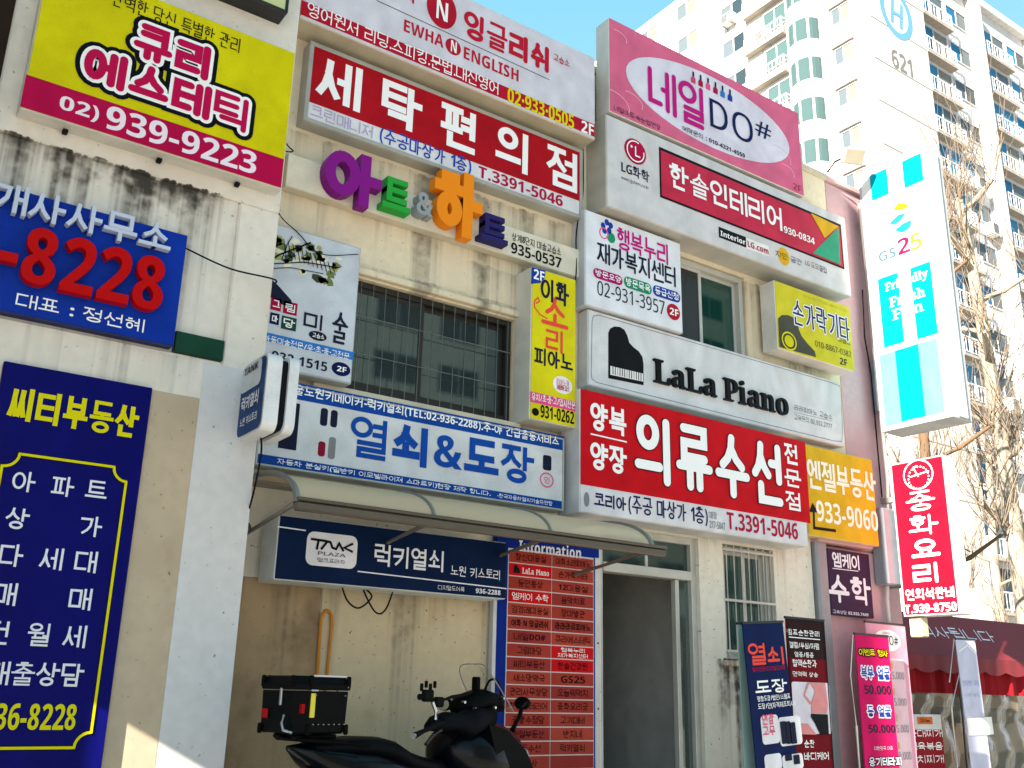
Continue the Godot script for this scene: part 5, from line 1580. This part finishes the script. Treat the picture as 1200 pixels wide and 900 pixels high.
func scooter():
	var n := thing("scooter", "black maxi scooter with studded top box parked under the navy sign box", "scooter", Vector3(2.45, 0, 0.98), deg_to_rad(12))
	var paint := StandardMaterial3D.new()
	paint.albedo_color = Color("07090f")
	paint.roughness = 0.22
	paint.metallic_specular = 0.3
	var plastic := mat(Color("08090b"), 0.55)
	var leather := mat(Color("090b10"), 0.5)
	var steel := mat(Color("b9bcc0"), 0.25, 0.9)
	wheel(n, 0.18, 0.27)
	wheel(n, 1.58, 0.27)
	skin("tail_body", [[-0.12, 0.775, 0.03, 0.015], [-0.02, 0.74, 0.1, 0.06], [0.15, 0.68, 0.15, 0.11], [0.4, 0.62, 0.175, 0.15], [0.65, 0.55, 0.17, 0.16], [0.9, 0.44, 0.14, 0.14], [1.05, 0.36, 0.1, 0.1]], paint, n)
	skin("seat", [[0.0, 0.775, 0.09, 0.03], [0.12, 0.785, 0.13, 0.04], [0.3, 0.785, 0.15, 0.05], [0.46, 0.775, 0.15, 0.055], [0.56, 0.75, 0.15, 0.06], [0.68, 0.69, 0.15, 0.06], [0.8, 0.665, 0.14, 0.05], [0.96, 0.645, 0.11, 0.045], [1.03, 0.62, 0.06, 0.03]], leather, n)
	tubepart("grab_rail", [Vector3(0.3, 0.79, 0.17), Vector3(0.1, 0.81, 0.17), Vector3(-0.12, 0.825, 0.12), Vector3(-0.18, 0.83, 0.0), Vector3(-0.12, 0.825, -0.12), Vector3(0.1, 0.81, -0.17), Vector3(0.3, 0.79, -0.17)], 0.013, plastic, n)
	boxpart("rack", Vector3(-0.16, 0.825, -0.11), Vector3(0.12, 0.85, 0.11), plastic, n, 0.008)
	skin("floor_tunnel", [[0.7, 0.36, 0.16, 0.1], [0.95, 0.38, 0.18, 0.14], [1.2, 0.42, 0.19, 0.17], [1.35, 0.48, 0.16, 0.18]], plastic, n)
	skin("front_cowl", [[0.99, 0.74, 0.1, 0.07], [1.06, 0.72, 0.19, 0.15], [1.18, 0.69, 0.24, 0.22], [1.34, 0.66, 0.25, 0.26], [1.5, 0.63, 0.22, 0.27], [1.64, 0.6, 0.16, 0.24], [1.76, 0.56, 0.09, 0.16], [1.82, 0.54, 0.04, 0.08]], paint, n, 2.3)
	skin("inner_cowl", [[1.02, 0.72, 0.12, 0.14], [1.1, 0.8, 0.15, 0.12], [1.24, 0.9, 0.14, 0.1], [1.4, 0.95, 0.12, 0.08]], plastic, n)
	var sidepanel := stb()
	prism(sidepanel, PackedVector2Array([Vector2(1.2, 0.9), Vector2(1.36, 0.87), Vector2(1.55, 0.74), Vector2(1.68, 0.55), Vector2(1.62, 0.42), Vector2(1.45, 0.5), Vector2(1.28, 0.7)]), 0.16, 0.24)
	obj("side_panel", sidepanel, plastic, n)
	skin("front_fender", [[1.34, 0.42, 0.03, 0.02], [1.44, 0.53, 0.07, 0.035], [1.58, 0.575, 0.075, 0.03], [1.72, 0.52, 0.06, 0.035], [1.8, 0.45, 0.03, 0.02]], plastic, n)
	skin("headlight", [[1.66, 0.72, 0.12, 0.03], [1.72, 0.7, 0.11, 0.05], [1.76, 0.68, 0.08, 0.03]], glass(Color(0.8, 0.85, 0.9, 0.5), 0.05), n)
	skin("tail_light", [[-0.03, 0.6, 0.03, 0.012], [-0.01, 0.6, 0.06, 0.02], [0.05, 0.6, 0.07, 0.02]], mat(Color("7a0f12"), 0.2), n)
	# windscreen
	var st := stb()
	for i in 10:
		for j in 8:
			var f := func(u: float, v: float) -> Vector3:
				var half := 0.17 * sqrt(maxf(0.02, 1.0 - pow(v, 4.0)))
				var t := (u * 2.0 - 1.0) * half
				return Vector3(1.56 - v * 0.27 - t * t * 2.2, 0.98 + v * 0.29, t)
			var q := [f.call(i / 10.0, j / 8.0), f.call((i + 1) / 10.0, j / 8.0), f.call((i + 1) / 10.0, (j + 1) / 8.0), f.call(i / 10.0, (j + 1) / 8.0)]
			for v in [q[0], q[2], q[1], q[0], q[3], q[2]]: st.add_vertex(v)
	st.index()
	smooth("windscreen", st, glass(Color(0.6, 0.6, 0.58, 0.14), 0.03, 1.0), n)
	var edge := []
	for j in 25:
		var u := j / 24.0 * 2.0 - 1.0
		var v := pow(maxf(0.0, 1.0 - u * u * u * u), 0.5)
		var half := 0.17 * signf(u) * pow(absf(u), 0.7)
		edge.append(Vector3(1.56 - v * 0.27 - half * half * 2.2, 0.98 + v * 0.29, half))
	tubepart("windscreen_edge", edge, 0.004, mat(Color("8d8a82"), 0.3), n, -1.0, 5)
	skin("dashboard", [[1.12, 1.0, 0.05, 0.03], [1.2, 1.02, 0.1, 0.06], [1.34, 1.05, 0.12, 0.065], [1.46, 1.04, 0.1, 0.05], [1.54, 1.0, 0.05, 0.03]], plastic, n)
	boxpart("phone_mount", Vector3(1.3, 1.08, -0.035), Vector3(1.33, 1.19, 0.03), plastic, n, 0.008)
	tubepart("cable_loop", bend([Vector3(1.34, 1.1, 0.05), Vector3(1.38, 1.17, 0.06), Vector3(1.46, 1.16, 0.06), Vector3(1.5, 1.05, 0.05), Vector3(1.45, 0.98, 0.06)]), 0.008, plastic, n)
	# bars
	tubepart("handlebar", [Vector3(0.72, 0.895, 0.26), Vector3(0.95, 0.94, 0.17), Vector3(1.2, 0.99, 0.06), Vector3(1.3, 1.0, 0.0), Vector3(1.42, 0.99, -0.18), Vector3(1.5, 0.97, -0.34)], 0.014, plastic, n)
	tubepart("grip", [Vector3(0.44, 0.852, 0.4), Vector3(0.7, 0.893, 0.268)], 0.019, mat(Color("141416"), 0.85), n)
	tubepart("grip", [Vector3(1.5, 0.97, -0.34), Vector3(1.56, 0.955, -0.47)], 0.019, mat(Color("141416"), 0.85), n)
	tubepart("bar_end", [Vector3(0.415, 0.848, 0.413), Vector3(0.445, 0.853, 0.398)], 0.017, steel, n)
	tubepart("brake_lever", [Vector3(0.78, 0.87, 0.25), Vector3(0.68, 0.845, 0.29), Vector3(0.56, 0.8, 0.36)], 0.01, mat(Color("1a1b1d"), 0.4, 0.4), n)
	skin("hand_cover", [[0.74, 0.885, 0.02, 0.02], [0.8, 0.905, 0.055, 0.045], [0.9, 0.92, 0.06, 0.055], [1.0, 0.915, 0.06, 0.05], [1.1, 0.9, 0.07, 0.08], [1.2, 0.93, 0.08, 0.07]], mat(Color("0a0c12"), 0.65), n).position = Vector3(0, 0, 0.16)
	boxpart("switch_box", Vector3(0.7, 0.885, 0.22), Vector3(0.77, 0.93, 0.28), plastic, n, 0.01)
	tubepart("cross_bar", [Vector3(0.72, 1.02, 0.24), Vector3(0.95, 1.06, 0.15), Vector3(1.22, 1.08, 0.04)], 0.011, plastic, n)
	tubepart("mount_stem", [Vector3(0.73, 0.92, 0.25), Vector3(0.73, 0.98, 0.25), Vector3(0.7, 1.03, 0.25)], 0.012, steel, n)
	var holder := sub("phone_holder", n)
	boxpart("clamp", Vector3(0.62, 1.03, 0.23), Vector3(0.7, 1.1, 0.27), plastic, holder, 0.01)
	for k in 4: boxpart("finger", Vector3(0.6 + k * 0.035, 1.09 + (k % 2) * 0.02, 0.24), Vector3(0.617 + k * 0.035, 1.135 + (k % 2) * 0.015, 0.26), plastic, holder, 0.004)
	boxpart("clamp", Vector3(0.72, 1.0, 0.225), Vector3(0.79, 1.06, 0.265), plastic, holder, 0.01)
	boxpart("clamp", Vector3(0.58, 1.04, 0.235), Vector3(0.62, 1.075, 0.265), plastic, holder, 0.01)
	for q in [[1.2, 0.99, 0.1], [1.46, 1.06, 0.1], [1.36, 1.0, 0.12], [1.12, 1.03, 0.08]]:
		var bolt := stb()
		tube(bolt, [Vector3(q[0], q[1], q[2]), Vector3(q[0], q[1], q[2] + 0.02)], 0.013, 0.009, 8)
		obj("bolt", bolt, steel, n)
	# mirrors
	for q in [[Vector3(1.5, 0.86, 0.16), Vector3(1.58, 0.95, 0.15), Vector3(1.63, 1.03, 0.13)], [Vector3(1.42, 0.99, -0.15), Vector3(1.36, 1.0, -0.24), Vector3(1.33, 1.01, -0.3)]]:
		var mi := sub("mirror", n)
		tubepart("stalk", q, 0.02, plastic, mi, 0.012)
		var c: Vector3 = q[2]
		var shell := stb()
		var secs := []
		for r in [[0.025, 0.3], [0.022, 0.85], [0.0, 1.0], [-0.02, 0.96]]:
			var ring := []
			for k in 18:
				var a := TAU * k / 18.0
				ring.append(c + Vector3(r[0], sin(a) * 0.042 * r[1], -cos(a) * 0.062 * r[1]))
			secs.append(ring)
		secs.reverse()
		loft(shell, secs)
		shell.index()
		smooth("shell", shell, plastic, mi)
		var gs := stb()
		for k in 18:
			var a := TAU * k / 18.0
			var b := TAU * (k + 1) / 18.0
			tri(gs, c + Vector3(-0.0225, 0, 0), c + Vector3(-0.0225, sin(a) * 0.036, cos(a) * 0.055), c + Vector3(-0.0225, sin(b) * 0.036, cos(b) * 0.055))
		obj("mirror_glass", gs, mat(Color("d5d8da"), 0.03, 1.0), mi)
	tubepart("side_stand", [Vector3(0.75, 0.3, -0.12), Vector3(0.68, 0.0, -0.28)], 0.014, plastic, n)
	skin("exhaust", [[-0.1, 0.42, 0.03, 0.03], [-0.05, 0.42, 0.06, 0.06], [0.3, 0.36, 0.06, 0.065], [0.45, 0.3, 0.03, 0.03]], mat(Color("2b2b2d"), 0.4, 0.6), n).position = Vector3(0, 0, 0.16)
	top_box(n)
func top_box(n: Node3D):
	var b := sub("top_box", n)
	var black := mat(Color("08090b"), 0.45, 0.0, true)
	var cap := mat(Color("0a0a0b"), 0.7)
	var steel := mat(Color("a9abad"), 0.3, 0.8)
	var plan := func(g: float) -> Array: return [Vector2(-0.225 - g, -0.14), Vector2(-0.15, -0.2 - g), Vector2(0.105 + g, -0.2 - g), Vector2(0.105 + g, 0.2 + g), Vector2(-0.15, 0.2 + g), Vector2(-0.225 - g, 0.14)]
	var shell := func(rows: Array) -> SurfaceTool:
		var st := stb()
		for i in rows.size() - 1:
			var lo: Array = plan.call(rows[i][1])
			var hi: Array = plan.call(rows[i + 1][1])
			for k in 6:
				var k2 := (k + 1) % 6
				quad(st, Vector3(lo[k2].x, rows[i][0], lo[k2].y), Vector3(lo[k].x, rows[i][0], lo[k].y), Vector3(hi[k].x, rows[i + 1][0], hi[k].y), Vector3(hi[k2].x, rows[i + 1][0], hi[k2].y))
		for e in [0, rows.size() - 1]:
			var p: Array = plan.call(rows[e][1])
			for k in range(1, 5):
				var A := Vector3(p[0].x, rows[e][0], p[0].y)
				var B := Vector3(p[k].x, rows[e][0], p[k].y)
				var D := Vector3(p[k + 1].x, rows[e][0], p[k + 1].y)
				if e == 0: tri(st, A, B, D)
				else: tri(st, A, D, B)
		return st
	obj("body", shell.call([[0.855, -0.02], [0.865, -0.006], [1.075, 0.0], [1.078, -0.004]]), black, b)
	obj("lid", shell.call([[1.082, -0.002], [1.086, 0.008], [1.112, 0.008], [1.118, 0.0], [1.15, -0.012], [1.156, -0.03]]), black, b)
	for q in plan.call(0.0):
		var s: float = 0.012
		boxpart("corner_guard", Vector3(q.x - s, 1.095, q.y - s), Vector3(q.x + s, 1.158, q.y + s), cap, b, 0.006)
		boxpart("corner_guard", Vector3(q.x - s, 0.85, q.y - s), Vector3(q.x + s, 0.905, q.y + s), cap, b, 0.006)
	boxpart("edge_trim", Vector3(-0.13, 1.151, 0.186), Vector3(0.1, 1.162, 0.196), mat(Color("c9cbcc"), 0.3, 0.6), b, 0.002)
	# stickers, reflectors, latches, rivets
	boxpart("yellow_sticker", Vector3(-0.145, 0.94, 0.195), Vector3(-0.115, 1.065, 0.2035), mat(Color("d8c64a"), 0.4), b, 0.001)
	boxpart("reflector", Vector3(-0.19, 0.96, 0.155), Vector3(-0.17, 1.01, 0.19), mat(Color("a01218"), 0.2), b, 0.003)
	boxpart("reflector", Vector3(-0.232, 0.93, -0.13), Vector3(-0.224, 0.98, -0.07), mat(Color("a01218"), 0.2), b, 0.003)
	boxpart("latch", Vector3(-0.236, 1.0, 0.035), Vector3(-0.224, 1.09, 0.055), steel, b, 0.003)
	boxpart("latch", Vector3(-0.15, 1.075, 0.197), Vector3(-0.105, 1.085, 0.212), steel, b, 0.002)
	tubepart("handle", [Vector3(-0.232, 0.95, 0.09), Vector3(-0.25, 0.91, 0.1), Vector3(-0.25, 0.875, 0.12), Vector3(-0.22, 0.862, 0.16)], 0.008, steel, b)
	for k in 7:
		var st := stb()
		var x := -0.12 + k * 0.035
		tube(st, [Vector3(x, 0.905, 0.194), Vector3(x, 0.905, 0.205)], 0.006, 0.003, 6)
		obj("rivet", st, steel, b)
	for q in [[-0.12, 1.055], [0.08, 1.055], [0.095, 1.1]]:
		var st := stb()
		tube(st, [Vector3(q[0], q[1], 0.196), Vector3(q[0], q[1], 0.213)], 0.006, 0.003, 6)
		obj("rivet", st, steel, b)

func twig_fan(st: SurfaceTool, rng: RandomNumberGenerator, at: Vector3, count: int, length: float, spread: float):
	for k in count:
		var d := Vector3(rng.randfn() * spread, 1.0, rng.randfn() * spread).normalized()
		var L := length * rng.randf_range(0.45, 1.15)
		var p := at + Vector3(rng.randfn(), rng.randfn(), rng.randfn()) * 0.08
		var pts := [p]
		for s in 4:
			d = (d + Vector3(rng.randfn() * 0.12, 0.1, rng.randfn() * 0.12)).normalized()
			p = p + d * L / 4.0
			pts.append(p)
		tube(st, pts, 0.013, 0.004, 5)
		for s in 2:
			var j := rng.randi_range(1, 3)
			var e := (d + Vector3(rng.randfn(), rng.randfn() * 0.5, rng.randfn()) * 0.55).normalized()
			tube(st, [pts[j], pts[j] + e * L * 0.22, pts[j] + (e + Vector3.UP * 0.3) * L * 0.4], 0.007, 0.003, 4)
func tree(label: String, base: Vector3, height: float, r: float, sd: int, stubs: int, sway: float, lo: float, bark: Material, twigm: Material):
	var n := thing("bare_tree", label, "tree", base, 0.0, "bare street trees beyond the pink building")
	var rng := RandomNumberGenerator.new()
	rng.seed = sd
	var pts := []
	for k in 9:
		var t := k / 8.0
		pts.append(Vector3(-sway * t + sin(t * 5.0 + sd) * 0.12, height * t, sin(t * 4.0 + sd * 2) * 0.12))
	tubepart("trunk", pts, r, bark, n, r * 0.45, 12)
	var tw := stb()
	for k in stubs:
		var t := lo + (1.0 - lo) * (k + 0.5) / stubs
		var i := int(t * 8.0)
		var p: Vector3 = pts[i].lerp(pts[mini(i + 1, 8)], t * 8.0 - i)
		var a := k * 2.4 + rng.randf()
		var L := rng.randf_range(0.5, 1.7) * (1.15 - t * 0.5)
		var e := p + Vector3(cos(a) * L, L * 0.55, sin(a) * L)
		tubepart("limb", [p, p.lerp(e, 0.5) + Vector3(0, -0.06, 0), e], r * 0.42, bark, n, r * 0.2, 8)
		twig_fan(tw, rng, e, 11, 2.0, 0.4)
		twig_fan(tw, rng, p.lerp(e, 0.4), 3, 1.2, 0.6)
	twig_fan(tw, rng, pts[8], 14, 2.2, 0.35)
	obj("twigs", tw, twigm, n)
func street_trees():
	var bark := mat(Color("9a9184"), 0.85, 0.0, true)
	var twig := mat(Color("75695c"), 0.8)
	var brown := mat(Color("6a5846"), 0.85, 0.0, true)
	tree("pale trunked bare plane tree, tallest, before the apartment balconies", Vector3(18.6, -0.12, -3.5), 11.2, 0.2, 3, 12, 0.7, 0.3, bark, twig)
	tree("bare pruned tree with dense tan twigs, close behind the convenience store sign", Vector3(14.6, -0.12, -2.5), 8.0, 0.12, 8, 9, 0.35, 0.36, brown, twig)
	tree("low bare tree with brown twigs rising behind the food tent", Vector3(21.5, -0.12, -3.6), 6.2, 0.16, 21, 9, -0.3, 0.3, brown, twig)
	tree("thin bare tree standing far back between the food tent and the apartments", Vector3(27.0, -0.12, -8.6), 8.0, 0.18, 33, 9, 0.2, 0.25, bark, twig)

func small_things():
	var black := mat("ink", 0.6)
	var o := tubepart("orange_hose", bend([Vector3(2.915, 0.02, 0.03), Vector3(2.91, 1.0, 0.03), Vector3(2.905, 1.5, 0.03), Vector3(2.915, 1.57, 0.03), Vector3(2.94, 1.6, 0.03), Vector3(2.97, 1.585, 0.03), Vector3(2.985, 1.5, 0.03), Vector3(2.975, 1.0, 0.03), Vector3(2.97, 0.02, 0.03)]), 0.011, mat(Color("b8792c"), 0.6))
	tag(o, "thin orange pipe bent over in a loop against the stained wall", "pipe")
	var labels := [
		["black cable strung from the royal blue board to the art class board", [Vector3(1.51, 3.66, 0.68), Vector3(1.8, 3.59, 0.7), Vector3(2.12, 3.61, 0.66), Vector3(2.2, 3.72, 0.25)], 0.006],
		["thin black cable hanging down the edge of the art class board", [Vector3(2.2, 4.6, 0.05), Vector3(2.3, 4.35, 0.12), Vector3(2.42, 4.22, 0.19), Vector3(2.6, 4.1, 0.2), Vector3(2.9, 4.18, 0.2)], 0.004],
		["black cable dangling below the small rounded blade sign", [Vector3(2.02, 2.49, 0.95), Vector3(2.05, 2.4, 0.9), Vector3(2.1, 2.2, 0.7), Vector3(2.13, 2.0, 0.5)], 0.006],
		["tangled black cable loop hanging below the navy sign box", [Vector3(2.95, 1.78, 0.2), Vector3(3.0, 1.66, 0.22), Vector3(3.1, 1.62, 0.2), Vector3(3.18, 1.7, 0.22), Vector3(3.12, 1.75, 0.2), Vector3(3.2, 1.6, 0.24), Vector3(3.3, 1.62, 0.2), Vector3(3.36, 1.78, 0.2)], 0.006],
		["black cable running down between the laundry sign and the pink nail sign", [Vector3(5.12, 5.9, 0.1), Vector3(5.1, 5.4, 0.12), Vector3(5.06, 5.05, 0.08), Vector3(5.04, 4.6, 0.1), Vector3(5.0, 4.1, 0.05)], 0.007],
		["black cable drooping from the edge of the raised letter strip", [Vector3(2.18, 5.35, 0.1), Vector3(2.3, 5.0, 0.06), Vector3(2.36, 4.9, 0.1), Vector3(2.25, 4.87, 0.1)], 0.005]]
	for q in labels: tag(tubepart("cable", bend(q[1]), q[2], black, self, -1.0, 6), q[0], "cable")
	# lamp under the canopy's left end
	var l := thing("wall_lamp", "small round security lamp beside the end of the navy sign box", "lamp", Vector3(2.2, 2.05, 0.3))
	tubepart("stem", [Vector3(0, 0.12, -0.02), Vector3(0, 0.03, 0.0)], 0.008, black, l)
	tubepart("housing", [Vector3(0, 0, -0.04), Vector3(0, 0, 0.03)], 0.035, mat(Color("3a3a3c"), 0.4, 0.4), l, 0.045, 14)
	tubepart("lens", [Vector3(0, 0, 0.03), Vector3(0, 0, 0.036)], 0.03, mat(Color("b9bcc0"), 0.15, 0.3), l, 0.02, 14)
	# floodlight on the parapet
	var f := thing("floodlight", "square floodlight tilted down from the parapet by the pink wall", "lamp", Vector3(8.78, 6.93, 0.05))
	tubepart("arm", [Vector3(0, 0, 0), Vector3(0.02, 0.1, 0.1), Vector3(0.05, 0.12, 0.22)], 0.012, black, f)
	var head := boxpart("head", Vector3(-0.12, -0.09, -0.05), Vector3(0.12, 0.09, 0.05), mat(Color("a39c8e"), 0.5, 0.2, true), f, 0.012)
	head.position = Vector3(0.08, 0.1, 0.3)
	head.rotation_degrees = Vector3(35, -25, 0)
	# clutter behind the lamp: meter pipe in the corner
	var mp := tubepart("corner_pipe", [Vector3(2.2, 0.0, 0.08), Vector3(2.2, 2.3, 0.08)], 0.03, mat(Color("2a2623"), 0.7))
	tag(mp, "dark pipe standing in the corner behind the forward wall", "pipe")
